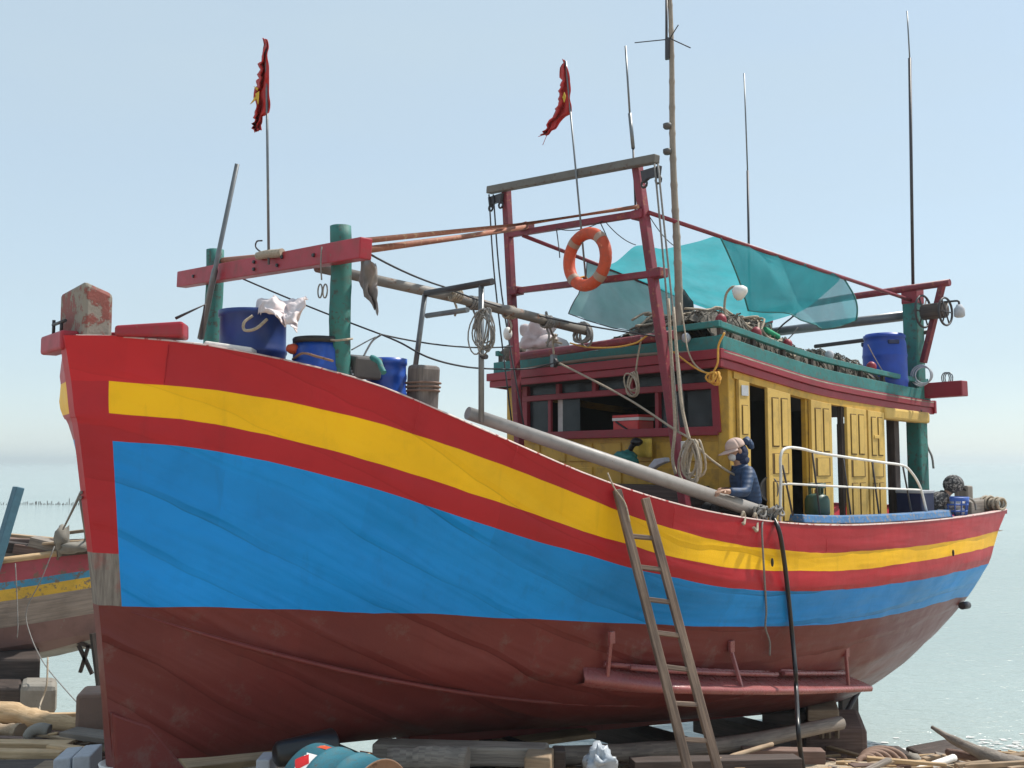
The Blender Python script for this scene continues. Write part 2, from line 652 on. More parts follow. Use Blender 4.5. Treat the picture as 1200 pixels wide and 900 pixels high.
M['mask'] = plain('pale_mask', (.6, .62, .66), .8)
M['scarf'] = plain('navy_scarf', (.012, .02, .06), .85)
M['camo'] = paint('patterned_hood', (.04, .04, .045), (.34, .32, .31), .62, .85, scale=5)
M['stone'] = paint('concrete_block', (.24, .22, .19), (.15, .12, .1), .25, .85, grain=.8)
M['brick'] = paint('red_brown_block', (.25, .16, .12), (.1, .06, .05), .25, .85, grain=.7)
M['plastic'] = plain('cloudy_plastic', (.40, .44, .49), .4)
M['stickw'] = plain('white_print', (.8, .78, .76), .5)
M['stickr'] = plain('red_print', (.55, .02, .02), .5)
M['rcooler'] = plain('red_cooler', (.55, .02, .02), .35)
M['navy'] = plain('navy_box', (.012, .02, .075), .45)
M['basket'] = plain('blue_basket', (.03, .1, .42), .45)
M['bamboo'] = paint('bamboo', (.27, .225, .18), (.2, .16, .12), .3, .6, scale=3)
M['bag'] = plain('teal_bag', (.02, .16, .15), .6, var=.5)
M['yelsack'] = plain('yellow_sack', (.62, .42, .06), .8)


def glass_mat():
    m, n, b = new_mat('dusty_glass')
    geo = nd(n, 'ShaderNodeNewGeometry')
    f = noise_t(n, geo.outputs['Position'], 8, 5)
    c = mixc(n, ramp(n, f, .35, .75), (.01, .014, .02), (.05, .06, .068))
    n.links.new(c, b.inputs['Base Color'])
    b.inputs['Roughness'].default_value = .22
    b.inputs['Specular IOR Level'].default_value = .3
    b.inputs['Alpha'].default_value = .86
    return m


def netcloth(name, col, alpha, holes=0.0):
    m, n, b = new_mat(name)
    geo = nd(n, 'ShaderNodeNewGeometry')
    f = noise_t(n, geo.outputs['Position'], 2.5, 4)
    fold = noise_t(n, geo.outputs['Position'], 3.5, 3, .5, (1, 1, .25))
    c = mixc(n, ramp(n, f, .3, .7), [x * .8 for x in col], [min(1, x * 1.15) for x in col])
    b.inputs['Roughness'].default_value = .75
    n.links.new(c, b.inputs['Base Color'])
    bump(n, b, fold, .5, .05)
    tr = nd(n, 'ShaderNodeBsdfTranslucent')
    n.links.new(c, tr.inputs[0])
    mx = nd(n, 'ShaderNodeMixShader')
    mx.inputs[0].default_value = .55
    n.links.new(b.outputs[0], mx.inputs[1])
    n.links.new(tr.outputs[0], mx.inputs[2])
    tp = nd(n, 'ShaderNodeBsdfTransparent')
    m2 = nd(n, 'ShaderNodeMixShader')
    n.links.new(mth(n, 'ADD', mth(n, 'MULTIPLY', ramp(n, fold, .3, .7), .08), alpha), m2.inputs[0])
    n.links.new(tp.outputs[0], m2.inputs[1])
    n.links.new(mx.outputs[0], m2.inputs[2])
    n.links.new(m2.outputs[0], n.nodes['Material Output'].inputs[0])
    return m


M['glass'] = glass_mat()
M['canopy'] = netcloth('cyan_shade_net', (.045, .37, .42), .86)
M['canopyw'] = netcloth('worn_cyan_net', (.045, .35, .40), .70)
M['canopyg'] = netcloth('grey_green_net', (.12, .28, .28), .86)


def sea_mat():
    m, n, b = new_mat('sea_water')
    geo = nd(n, 'ShaderNodeNewGeometry')
    pos = geo.outputs['Position']
    a = noise_t(n, pos, 1, 5, .6, (1.1, 3.2, 1))
    a2 = noise_t(n, pos, 1, 4, .6, (4.5, 10, 1))
    a3 = noise_t(n, pos, 1, 3, .5, (.12, .45, 1))
    big = noise_t(n, pos, 1, 3, .5, (.01, .06, 1))
    c = mixc(n, ramp(n, big, .35, .65), (.29, .355, .345), (.34, .405, .39))
    n.links.new(c, b.inputs['Base Color'])
    b.inputs['Roughness'].default_value = .14
    b.inputs['IOR'].default_value = 1.33
    h = mth(n, 'ADD', mth(n, 'ADD', a, mth(n, 'MULTIPLY', a2, .28)), mth(n, 'MULTIPLY', a3, 1.6))
    bump(n, b, h, .8, .12)
    return m


def sand_mat():
    m, n, b = new_mat('beach_ground')
    geo = nd(n, 'ShaderNodeNewGeometry')
    pos = geo.outputs['Position']
    f = noise_t(n, pos, 2.2, 6, .65)
    g = noise_t(n, pos, 24, 6, .7)
    c = mixc(n, ramp(n, f, .3, .7), (.33, .26, .185), (.56, .46, .34))
    c = mixc(n, mth(n, 'MULTIPLY', ramp(n, g, .5, .7), .6), c, (.09, .065, .05))
    n.links.new(c, b.inputs['Base Color'])
    b.inputs['Roughness'].default_value = .9
    bump(n, b, mth(n, 'ADD', f, mth(n, 'MULTIPLY', g, .6)), .8, .05)
    return m


M['sea'] = sea_mat()
M['sand'] = sand_mat()

# ------------------------------------------------------------------ ground and sea
SEA_Z = -1.45


def ground_z(x, y):
    z = 0.0 if y < 7 else -0.242 * (y - 7)
    if y > 13.2:
        z = -1.5 - .06 * (y - 13.2)
    if x < -1.8:                       # flatter bank on the left under the other boat
        k = min(1, (-1.8 - x) / 2.0)
        zl = -0.12 if y < 9.5 else -0.12 - 0.5 * (y - 9.5)
        zl = max(zl, -1.8)
        z = lerp(z, zl, k)
    z += .07 * noise.noise(Vector((x * .8, y * .8, 0))) + .035 * noise.noise(Vector((x * 3.1, y * 3.1, 5)))
    return z


def axis_pts(a, b, step, far):
    pts = [-far, -far / 3, -far / 10, a - 15]
    x = a
    while x <= b:
        pts.append(x)
        x += step
    return pts + [b + 15, far / 10, far / 3, far]


xs = axis_pts(-10, 10, .2, 6000)
ys = [-6000, -1000, -100, -20, -5, 0, 2, 4] + [5 + .2 * i for i in range(56)] + [20, 30, 60, 200, 1000, 6000]
P = [[Vector((x, y, max(-3, ground_z(max(-14, min(14, x)), y)) if y > -60 else 0)) for x in xs] for y in ys]
tag(MB().grid(P).build('ground', M['sand']), kind='structure')
sx = [-9000, -3000, -900, -300, -120, -60, -30] + [-20 + i for i in range(51)] + [40, 60, 120, 300, 900, 3000, 9000]
sy = [8 + i * .8 for i in range(30)] + [34, 38, 44, 52, 64, 80, 110, 160, 260, 500, 1000, 2500, 9000]
P = [[Vector((x, y, SEA_Z)) for x in sx] for y in sy]
tag(MB().grid(P).build('sea', M['sea']), kind='structure')

# ------------------------------------------------------------------ hull tables (u, half breadth, z)
T = dict(
    sheer=[(-0.352, 0.05, 3.196), (-0.09, 0.278, 3.193), (0.5, 0.748, 3.115), (1.352, 1.279, 2.895), (2.204, 1.655, 2.534), (3.055, 1.895, 2.195), (3.907, 2.017, 1.960), (4.759, 2.05, 1.815), (5.611, 2.05, 1.723), (6.463, 2.045, 1.675), (7.314, 2.013, 1.655), (8.166, 1.949, 1.644), (9.018, 1.855, 1.64), (9.87, 1.729, 1.64), (10.722, 1.573, 1.642), (11.574, 1.385, 1.646)],
    yt=[(-0.294, 0.05, 2.876), (-.088, .227, 2.876), (0.524, 0.697, 2.808), (1.341, 1.205, 2.628), (2.159, 1.581, 2.352), (2.976, 1.836, 2.045), (3.794, 1.983, 1.775), (4.611, 2.037, 1.600), (5.429, 2.04, 1.485), (6.246, 2.039, 1.416), (7.064, 2.015, 1.393), (7.881, 1.961, 1.376), (8.699, 1.877, 1.372), (9.517, 1.763, 1.370), (10.334, 1.619, 1.372), (11.152, 1.445, 1.377)],
    yb=[(-0.262, 0.05, 2.646), (-.074, .206, 2.64), (0.544, 0.668, 2.565), (1.35, 1.161, 2.348), (2.156, 1.536, 2.07), (2.962, 1.799, 1.786), (3.768, 1.958, 1.557), (4.574, 2.025, 1.395), (5.38, 2.03, 1.303), (6.186, 2.029, 1.246), (6.992, 2.007, 1.218), (7.798, 1.954, 1.208), (8.604, 1.871, 1.202), (9.41, 1.757, 1.196), (10.216, 1.613, 1.192), (11.022, 1.439, 1.191)],
    r2=[(-0.221, 0.05, 2.464), (-.04, .194, 2.448), (0.572, 0.637, 2.372), (1.365, 1.113, 2.153), (2.158, 1.484, 1.872), (2.951, 1.751, 1.612), (3.743, 1.921, 1.394), (4.536, 2.0, 1.225), (5.329, 2.01, 1.120), (6.122, 2.01, 1.062), (6.915, 1.989, 1.026), (7.708, 1.937, 1.006), (8.501, 1.854, 0.992), (9.294, 1.739, 0.981), (10.087, 1.593, 0.972), (10.879, 1.416, 0.963)],
    wl=[(-0.054, 0.05, 1.277), (.084, .127, 1.267), (0.756, 0.481, 1.228), (1.566, 0.86, 1.166), (2.376, 1.185, 1.093), (3.186, 1.453, 1.008), (3.996, 1.66, 0.916), (4.806, 1.798, 0.828), (5.616, 1.85, 0.751), (6.426, 1.844, 0.691), (7.236, 1.8, 0.649), (8.046, 1.713, 0.623), (8.857, 1.583, 0.604), (9.667, 1.41, 0.575), (10.477, 1.194, 0.525), (11.287, 0.935, 0.444)],
    keel=[(0.075, 0.05, 0.194), (.25, .07, .15), (0.764, 0.1, 0.075), (1.452, 0.1, 0.01), (2.141, 0.1, -0.05), (2.829, 0.1, -0.123), (3.518, 0.1, -0.205), (4.206, 0.1, -0.290), (4.895, 0.1, -0.375), (5.583, 0.1, -0.462), (6.272, 0.1, -0.55), (6.96, 0.1, -0.635), (7.649, 0.1, -0.715), (8.337, 0.1, -0.785), (9.026, 0.1, -0.835), (9.714, 0.1, -0.70)])


def cr1(a, b, c, d, t):
    return 0.5 * ((2 * b) + (c - a) * t + (2 * a - 5 * b + 4 * c - d) * t * t + (3 * b - a - 3 * c + d) * t ** 3)


def level_curve(tab, n1=4, n2=110):
    """n1 columns over the stem band, then n2 to the stern"""
    band = [Vector(tab[0]).lerp(Vector(tab[1]), i / n1) for i in range(n1)]
    rest = crom(tab[1:], 8)
    # resample the rest evenly by u
    us = [p.x for p in rest]
    out = []
    j = 0
    for i in range(n2 + 1):
        u_ = lerp(us[0], us[-1], i / n2)
        while j < len(us) - 2 and us[j + 1] < u_:
            j += 1
        t = (u_ - us[j]) / (us[j + 1] - us[j])
        out.append(rest[j].lerp(rest[j + 1], min(1, max(0, t))))
    return band + out


LV = [level_curve(T[k]) for k in ('sheer', 'yt', 'yb', 'r2', 'wl')]
kl = level_curve(T['keel'])
m1, m2, m3 = [], [], []
for i, (a, b) in enumerate(zip(LV[4], kl)):
    s = i / (len(kl) - 1)
    full = min(1, s / .38) ** .8
    if s > .75:
        full = 1 - .35 * ((s - .75) / .25)
    for lst, tz, flo, fhi in ((m1, .38, .66, .90), (m2, .68, .36, .66), (m3, .88, .16, .34)):
        vv = b.y + (a.y - b.y) * lerp(flo, fhi, full)
        lst.append(Vector((lerp(a.x, b.x, tz), vv, lerp(a.z, b.z, tz))))
LV += [m1, m2, m3, kl]
SUBR = [5, 4, 4, 12, 7, 6, 5, 4]      # rows between successive levels
NC = len(kl)
rows, band_of = [], []
for li in range(len(LV) - 1):
    for k in range(SUBR[li]):
        t = k / SUBR[li]
        row = []
        for j in range(NC):
            a = LV[max(0, li - 1)][j]
            b, c = LV[li][j], LV[li + 1][j]
            d = LV[min(len(LV) - 1, li + 2)][j]
            if li == 0:
                a = b * 2 - c
            p = Vector((cr1(a.x, b.x, c.x, d.x, t), cr1(a.y, b.y, c.y, d.y, t), cr1(a.z, b.z, c.z, d.z, t)))
            row.append(p)
        rows.append(row)
        band_of.append(li + t)
rows.append(LV[-1])
band_of.append(len(LV) - 1)
SH = [(p.x, p.z) for p in LV[0]]
SHB = [(p.x, p.y) for p in LV[0]]


def sheer_z(u):
    return table(SH, u)


def sheer_b(u):
    return table(SHB, u)


def streak_z(u):
    u = min(u, 6)
    return 1.3 - .42 * u + .035 * u * u


def hull_v(u, z):
    """half breadth of the outside skin at station u, height z"""
    best = None
    j = min(range(NC), key=lambda j: abs(LV[3][j].x - u))
    for r0, r1 in zip(rows, rows[1:]):
        z0, z1 = r0[j].z, r1[j].z
        if z1 <= z <= z0:
            return lerp(r0[j].y, r1[j].y, (z0 - z) / max(1e-6, z0 - z1))
    return rows[0][j].y if z > rows[0][j].z else .1


boat = thing('fishing_boat', 'large wooden fishing boat painted red, yellow and blue, propped up on the beach', 'boat', B(0, 0, -.1))
M['freshred'] = hull_paint('hull_fresh_red', (.52, .016, .022), .40, .3)
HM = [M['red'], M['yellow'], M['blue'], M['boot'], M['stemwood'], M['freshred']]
hb = MB()
for side in (1, -1):
    G = []
    for i, row in enumerate(rows):
        g = []
        for j, p in enumerate(row):
            lv = band_of[i]
            am = .012 if lv > 2.6 else .005
            dv = am * (noise.noise(Vector((p.x * .9, p.z * 3.2, 3 * side))) + .6 * noise.noise(Vector((p.x * 2.6, p.z * 6, 9))))
            if j < 2 or i == 0:
                dv = 0
            if side == -1 and j > 0:
                dv += .33 * math.exp(-((p.x + .2) / .22) ** 2) * max(0, min(1, lv / .8)) * max(0, min(1, (3.7 - lv) / 1.5)) * (1 + .12 * math.sin(lv * 5))
            if j <= 4 and side == 1:
                dv += .014
            wz = .010 * noise.noise(Vector((p.x * 2.1, lv * 1.7, 4))) + .005 * noise.noise(Vector((p.x * 9, lv * 2.3, 8)))
            if i == 0 or j < 2 or lv > 6:
                wz = 0
            g.append(B(p.x, side * (p.y + dv), p.z + wz))
        G.append(g)

    def matf(i, j):
        lv = band_of[i]
        if lv < .95 and rows[i][j].x < .2 and side == 1:
            return 5
        if j < 4 and side == 1:
            if lv < 3.64:
                return 0
            return 4 if lv < 4 else 3
        return 0 if lv < 1 else 1 if lv < 2 else 0 if lv < 3 else 2 if lv < 4 else 3

    def uvf(i, j):
        p = rows[i][j]
        zs, zk = sheer_z(p.x), streak_z(max(0, p.x))
        return (p.x, 5.0 * (zs - p.z) / max(.4, zs - zk) - .55 * min(p.x, 4))
    hb.grid(G, matf=matf, uvf=uvf, flip=(side == 1))
# stem front face and transom
for i in range(len(rows) - 1):
    def e(r, j, s):
        return B(rows[r][j].x, s * (rows[r][j].y + (.014 if j == 0 else 0)), rows[r][j].z)
    lv = band_of[i]
    i0 = len(hb.v)
    hb.v += [e(i, 0, 1), e(i, 0, -1), e(i + 1, 0, -1), e(i + 1, 0, 1)]
    hb.face((i0, i0 + 1, i0 + 2, i0 + 3), 0 if lv < 3.64 else 4 if lv < 4 else 3)
    i0 = len(hb.v)
    hb.v += [e(i, NC - 1, -1), e(i, NC - 1, 1), e(i + 1, NC - 1, 1), e(i + 1, NC - 1, -1)]
    hb.face((i0, i0 + 1, i0 + 2, i0 + 3), 0 if lv < 3 else 2 if lv < 4 else 3)
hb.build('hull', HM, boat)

# inner side of the bulwark, gunwale edge, decks
ib = MB()
for side in (1, -1):
    G = [[], []]
    for j in range(6, NC):
        p = LV[0][j]
        if p.x > 10.9:
            break
        G[0].append(B(p.x, side * (p.y - .05), p.z))
        G[1].append(B(p.x, side * (min(p.y - .05, hull_v(p.x, p.z - .45) - .06)), p.z - .45))
    ib.grid(G, flip=(side == -1))
ib.build('bulwark_lining', M['deckred'], boat)
gb = MB()
for side in (1, -1):
    pth = [(LV[0][j].x, LV[0][j].y, LV[0][j].z) for j in range(1, NC, 2)] + [tuple(LV[0][-1])]
    G = [[], [], [], []]
    for (u_, b_, z_) in pth:
        G[0].append(B(u_, side * (b_ + .006), z_ - .006))
        G[1].append(B(u_, side * (b_ + .006), z_ + .006))
        G[2].append(B(u_, side * (b_ - .06), z_ + .008))
        G[3].append(B(u_, side * (b_ - .062), z_ - .03))
    gb.grid(G, flip=(side == -1), uvf=lambda a, b: (b * .2, a * .03))
gb.build('gunwale_edge', M['sunrim'], boat)


def deck_sheet(name, u0, u1, dz, mat, n=20):
    P = []
    for i in range(n + 1):
        u_ = lerp(u0, u1, i / n)
        z_ = sheer_z(u_) + dz if callable(dz) is False else dz(u_)
        bb = min(sheer_b(u_) - .05, hull_v(u_, z_) - .05)
        P.append([B(u_, lerp(-bb, bb, k / 8), z_ + .03 * (1 - (k / 4 - 1) ** 2)) for k in range(9)])
    return MB().grid(P, uvf=lambda a, b: (a * .4, b * .4)).build(name, mat, boat)


deck_sheet('foredeck', -.25, 2.25, -.33, M['deck'])
deck_sheet('main_deck', 2.25, 9.3, lambda u_: min(1.52, sheer_z(u_) - .16), M['deck'])
deck_sheet('stern_deck', 9.3, 11.55, lambda u_: 1.36, M['deck'])
bh = MB()
_w = [(1.45, hull_v(2.26, 1.45) - .12), (2.2, hull_v(2.26, 2.2) - .1)]
_r = [(-_w[0][1], 1.45), (_w[0][1], 1.45), (_w[1][1], 2.2), (-_w[1][1], 2.2)]
bh.prism([B(2.25, a_, b_) for a_, b_ in _r], [B(2.28, a_, b_) for a_, b_ in _r])
bh.build('deck_bulkhead', M['deckred'], boat)
# transom cap
MB().beam(B(11.57, -1.36, 1.62), B(11.57, 1.37, 1.62), .09, .07).build('transom_rail', M['deckred'], boat, bevel=.006)

# stem head post: a thick scuffed timber above the deck
sm = MB()
a = [PV(71, 392, .02), PV(130, 392, .02)]
p0, p1 = uv(a[0]), uv(a[1])
su0, su1 = uv(PV(97, 392, .11))[0], uv(PV(132, 392, .11))[0]
sv0 = uv(PU(70, 360, su0))[1]
zt0, zt1 = uv(PV(97, 328, .11))[2], uv(PV(131, 344, .11))[2]
ring0 = [B(su0, .11, 3.12), B(su1, .11, 3.12), B(su1, sv0, 3.12), B(su0, sv0, 3.12)]
ring1 = [B(su0, .11, zt0), B(su1, .11, zt1), B(su1, sv0, zt1), B(su0, sv0, zt0 - .02)]
sm.prism(ring0, ring1)
sm.build('stem_head', M['stemhead'], boat, bevel=.03)
# cathead timber lying across the bow
cb = MB()
cb.beam(B(-.30, -.5, 3.17), B(-.30, .03, 3.17), .13, .14)
cb.build('anchor_beam', M['railred'], boat, bevel=.02)
cr = MB()
q = B(-.3, -.40, 3.24)
cr.tube([q, q + Z * .12], .012, 6)
cr.tube([q + V * .2 + Z * .0, q + V * .2 + Z * .09], .012, 6)
cr.tube([q + V * -.02 + Z * .085, q + V * .3 + Z * .085], .012, 6)
cr.build('anchor_cleat', M['pipedark'], boat)
rb = MB()
rb.beam(PL(137, 389, (.0, .3), (.5, .62)), PL(218, 388, (.0, .3), (.5, .62)), .15, .078, t1=1.5)
rb.build('bow_rail_block', M['railred'], boat, bevel=.02)
rb = MB()
rb.beam(B(.05, -.30, 3.24), B(.45, -.6, 3.23), .22, .10)
rb.build('bow_rail_block', M['railred'], boat, bevel=.02)
# small angle-iron bracket on the port bow
pk = [PV(206, 373, .5), PV(240, 357, .5), PV(235, 398, .5)]
MB().tube([pk[0], pk[1], pk[2]], .012, 6).build('bow_bracket', M['pipedark'], boat)

# heel of the stem
hk = MB()
hl = [(.045, .52), (.33, .38), (.60, .02), (.60, -.08), (.09, .06)]
hk.prism([B(u_, .12, z_) for u_, z_ in hl], [B(u_, -.12, z_) for u_, z_ in hl])
hk.build('stem_heel', M['boot'], boat, bevel=.02)
kk = MB()
for (ua, za), (ub, zb) in (((2.6, -.12), (5, -.40)), ((5, -.40), (9.3, -.85))):
    kk.beam(B(ua, 0, za), B(ub, 0, zb), .2, .10)
kk.build('keel_timber', M['boot'], boat)
# butt joints of the wale planks and the stepped edge of the upper wale
for u_j in (.22, 1.72, 2.42, 3.9, 6.1, 8.3):
    g = MB()
    za_, zb_ = sheer_z(u_j) - .03, table([(p.x, p.z) for p in LV[1]], u_j) + .01
    g.tube([B(u_j + .003 * math.sin(k * 2.0), hull_v(u_j, lerp(za_, zb_, k / 5)) + .0015, lerp(za_, zb_, k / 5)) for k in range(6)], .003, 5)
    g.build('plank_joint', M['red'], boat)
# seam strake standing proud on the lower planking
st = MB()
path = []
for i in range(40):
    u_ = .12 + i * .14
    z_ = streak_z(u_) - .02
    if z_ < table([(p.x, p.z) for p in LV[4]], u_):
        path.append(B(u_, hull_v(u_, z_) + .002, z_))
st.tube(path, [.004 + .017 * min(1, i / 5) for i in range(len(path))], 6)
st.build('plank_strake', M['boot'], boat)

# ------------------------------------------------------------------ side ledge with brackets on the lower hull
sp = MB()
ledge_px = [(676, 789), (720, 797), (780, 803), (850, 807), (930, 807), (1020, 803)]
NL = 24
inner, outer = [], []
us0, us1 = 3.45, 7.5
for i in range(NL + 1):
    t = i / NL
    u_ = lerp(us0, us1, t)
    z_ = lerp(.52, -.10, t)
    hv = hull_v(u_, z_)
    vo = hv + .02 + .30 * min(1, t / .14) if t < .6 else None
    outer.append([u_, vo, z_])
    inner.append((u_, hv - .12, z_ + .08))
v6 = [o_[1] for o_ in outer if o_[1] is not None][-1]
for i, o_ in enumerate(outer):
    if o_[1] is None:
        t = i / NL
        o_[1] = lerp(v6, v6 - .22, (t - .6) / .4)
P = [[B(*inner[i]) + Z * .0, B(inner[i][0], inner[i][1] + .13, inner[i][2] - .005), B(*outer[i]), B(outer[i][0], outer[i][1] + .012, outer[i][2] - .02),
      B(outer[i][0], outer[i][1], outer[i][2] - .055), B(inner[i][0], inner[i][1] - .3, inner[i][2] - .26)] for i in range(NL + 1)]
sp.grid(P, uvf=lambda a, b: (a * .2, b * .15))
i0 = len(sp.v)
sp.v += P[-1]
sp.face([i0 + k for k in range(6)], 0)
sp.build('side_ledge', M['ledge'], boat)
lr = MB()
for off, zz, ta, tb in ((.10, .035, .03, .55), (.20, .03, .05, .56), (.12, .055, .56, .93), (.16, .035, .56, .94)):
    pts = []
    for i in range(NL + 1):
        t = i / NL
        if ta <= t <= tb:
            a, b = Vector(inner[i]), Vector(outer[i])
            hv = a.y + .12
            k = min(.85, max(.1, (off) / .32))
            pts.append(B(a.x, lerp(hv, b.y, k), a.z + zz))
    lr.tube(pts, .022, 6)
lr.build('ledge_batten', M['ledge'], boat)
for (xa, ya), (xb, yb) in (((706, 764), (714, 800)), ((861, 772), (878, 806)), ((993, 776), (1012, 800))):
    g = MB()
    t = (xb - 676) / (1020 - 676)
    pb_ = PV(xb, yb, lerp(2.05, 1.75, max(0, t - .4)))
    u_, v_, z_ = uv(pb_)
    zi = z_ + .30
    ii = min(range(NL + 1), key=lambda k: (B(*outer[k]) - pb_).length)
    ob = B(outer[ii][0], outer[ii][1] - .04, outer[ii][2])
    u2 = outer[ii][0]
    hv = hull_v(u2, outer[ii][2] + .33)
    g.beam(ob, B(u2 - .02, hv + .0, outer[ii][2] + .33), .03, .03)
    g.box(B(u2 - .02, hv + .01, outer[ii][2] + .35), U * .03, V * .015, Z * .05)
    g.build('ledge_bracket', M['ledge'], boat, bevel=.004)

# rudder and its strut below the stern
rd = MB()
rd.box(B(9.75, 0, -.62), U * .2, V * .035, Z * .5)
rd.build('rudder', M['darkwood'], boat, bevel=.01)
MB().tube([PV(1008, 806, .25), PV(985, 846, .25)], .035, 8).build('rudder_strut', M['pipedark'], boat)
# drain spout near the stern
MB().tube([PV(1127, 710, 1.05), PV(1134, 709, 1.05)], .05, 10).build('drain_spout', M['pipedark'], boat)
for x_, y_ in ((905, 659), (1117, 648)):
    q = PL(x_, y_, (5.4, 2.05), (9, 1.85))
    MB().ball(q, .014, .014, .04).build('drain_hole', M['hose'], boat)

# ------------------------------------------------------------------ bow gantry: two green posts, red crossbeam
for x_, yt_, v_ in ((252, 293, None), (400, 265, None)):
    top = PU(x_, yt_, 1.29)
    u_, v_, z_ = uv(top)
    pb0 = sheer_z(u_) - (.12 if v_ > 0 else .25)
    _r = random.Random(int(x_))
    _h = z_ - pb0
    _ps = [B(u_ + .006 * math.sin(k * .7), v_ + .008 * math.sin(k * .5 + x_), pb0 + _h * k / 14) for k in range(15)]
    _rs = [.078 * (1 + .035 * _r.uniform(-1, 1)) for k in range(15)]
    _ps += [_ps[-1] + Z * .001]
    _rs[-1] = .079
    MB().tube(_ps, _rs + [.068], 20).build('bow_post', M['green'], boat)
c0, c1 = PU(213, 328, 1.19), PU(429, 291, 1.19)
MB().beam(c0, c1, .10, .15).build('bow_crossbeam', M['railred'], boat, bevel=.008)
for x_, dz in ((240, .0), (322, .03), (322, -.03), (349, -.03), (354, .03), (387, .0)):
    p = lerp(c0, c1, (x_ - 213) / 216.0)
    MB().lathe(p + Z * dz - U * .052, [(0, .016), (-.014, .014)], axis=U, n=8).build('beam_bolt', M['pipedark'], boat)
MB().tube([PU(262, 306, 1.34), PU(330, 300, 1.34), PU(395, 296, 1.34)], .035, 8).build('lashed_pole', M['rustpipe'], boat)
MB().tube(crom([PU(303, 300, 1.12), PU(312, 298, 1.10), PU(324, 297, 1.12), PU(331, 296, 1.14)], 4), .035, 8).build('beam_lashing', M['rope'], boat)
MB().tube(crom([PU(309, 298, 1.15), PU(300, 290, 1.15), PU(301, 283, 1.15), PU(307, 282, 1.15)], 6), .007, 6).build('beam_hook', M['pipedark'], boat)

# pipes from the bow crossbeam to the wheelhouse gantry
GU = 4.65
MB().tube([PU(428, 282, 1.2), PU(605, 264, 4.5), PU(748, 242, 4.57)], .022, 10).build('fore_pipe', M['rustpipe'], boat)
MB().tube([PU(428, 293, 1.22), PU(540, 278, 3.4), PU(617, 266, 4.5)], .027, 10).build('fore_pipe', M['rustpipe'], boat)
MB().tube([PU(372, 313, 1.35), PU(530, 348, 3.0), PU(690, 388, 4.72)], [.044, .049, .053], 12).build('long_boom', M['rustspar'], boat)

# wheelhouse gantry
gl = [(593, 218, 609, 500), (746, 190, 803, 560)]
legs = []
for xa, ya, xb, yb in gl:
    a, b = PU(xa, ya, GU), PU(xb, yb, GU + .05)
    legs.append((a, b))
    MB().beam(a, b - Z * .3, .085, .085, up=U).build('gantry_leg', M['pipered'], boat, bevel=.01)
MB().beam(PU(573, 223, GU - .07), PU(770, 186, GU - .07), .085, .085).build('gantry_top_beam', M['beamgrey'], boat, bevel=.01)
for x_, y_ in ((581, 226), (763, 194)):
    g = MB()
    c = PU(x_, y_, GU - .07) - Z * .09
    pr = [(-.12, .06), (.12, .06), (.10, -.06), (.03, -.03), (-.03, -.03), (-.10, -.06)]
    g.prism([c + V * a_ + Z * b_ - U * .02 for a_, b_ in pr], [c + V * a_ + Z * b_ + U * .02 for a_, b_ in pr])
    g.build('pulley_plate', M['pipedark'], boat)
    for k in (-1, 1):
        g = MB()
        pts = [c + V * (.09 * k) - Z * .07 + (V * math.cos(t_) + Z * math.sin(t_)) * .035 for t_ in [i * math.pi / 5 for i in range(10)]]
        g.tube(pts, .012, 6, closed=True)
        g.build('pulley_ring', M['pipedark'], boat)
MB().beam(PU(598, 275, GU), PU(752, 250, GU), .065, .065).build('gantry_rail', M['pipered'], boat, bevel=.008)
MB().beam(PU(604, 341, GU), PU(773, 320, GU), .065, .065).build('gantry_rail', M['pipered'], boat, bevel=.008)
for x_, y_ in ((605, 341), (772, 320), (617, 266), (750, 252)):
    MB().beam(PU(x_, y_, GU) - Z * .045, PU(x_, y_, GU) + Z * .045, .13, .13, up=U).build('gantry_clamp', M['pipered'], boat, bevel=.01)
# cross rail on the wheelhouse roof front
MB().tube([PU(600, 419, 4.8), PU(700, 405, 4.8), PU(790, 392, 4.8)], .045, 10).build('roof_front_rail', M['pipered'], boat)
# poles that run aft and carry the awning
SPOLE = (PU(613, 276, GU), PU(893, 385, 9.4))
PPOLE = (PU(760, 249, GU), PU(1068, 352, 9.42))
MB().tube(SPOLE, .024, 8).build('awning_pole', M['pipered'], boat)
MB().tube(PPOLE, .023, 8).build('awning_pole', M['pipered'], boat)

# ------------------------------------------------------------------ wheelhouse
RF, RA = (4.95, 1.73), (9.80, 1.31)


def roof_v(u):
    return lerp(RF[1], RA[1], (u - RF[0]) / (RA[0] - RF[0]))


rz = []
for x_, y_ in ((850, 409), (905, 427), (960, 444), (1010, 455), (1069, 466), (1097, 470)):
    q = uv(PL(x_, y_, RF, RA))
    rz.append((q[0], q[2]))
# a smooth curve through them
A_ = [crom([Vector((a, 0, b)) for a, b in rz], 6)][0]
RZ = [(p.x, p.z) for p in A_]


def roof_z(u):
    return table(RZ, u)


house_root = boat
stations = [lerp(RF[0], RA[0], i / 16) for i in range(17)]
# roof slab with slight camber
P = []
for u_ in stations:
    hv = roof_v(u_)
    P.append([B(u_, lerp(-hv, hv, k / 8), roof_z(u_) - .03 + .07 * (1 - (k / 4 - 1) ** 2)) for k in range(9)])
MB().grid(P).build('roof_deck', M['deck'], boat, solid=.03)
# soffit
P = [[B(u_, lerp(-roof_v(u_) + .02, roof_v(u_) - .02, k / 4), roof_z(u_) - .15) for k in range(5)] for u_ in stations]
MB().grid(P).build('roof_soffit', M['dark'], boat)


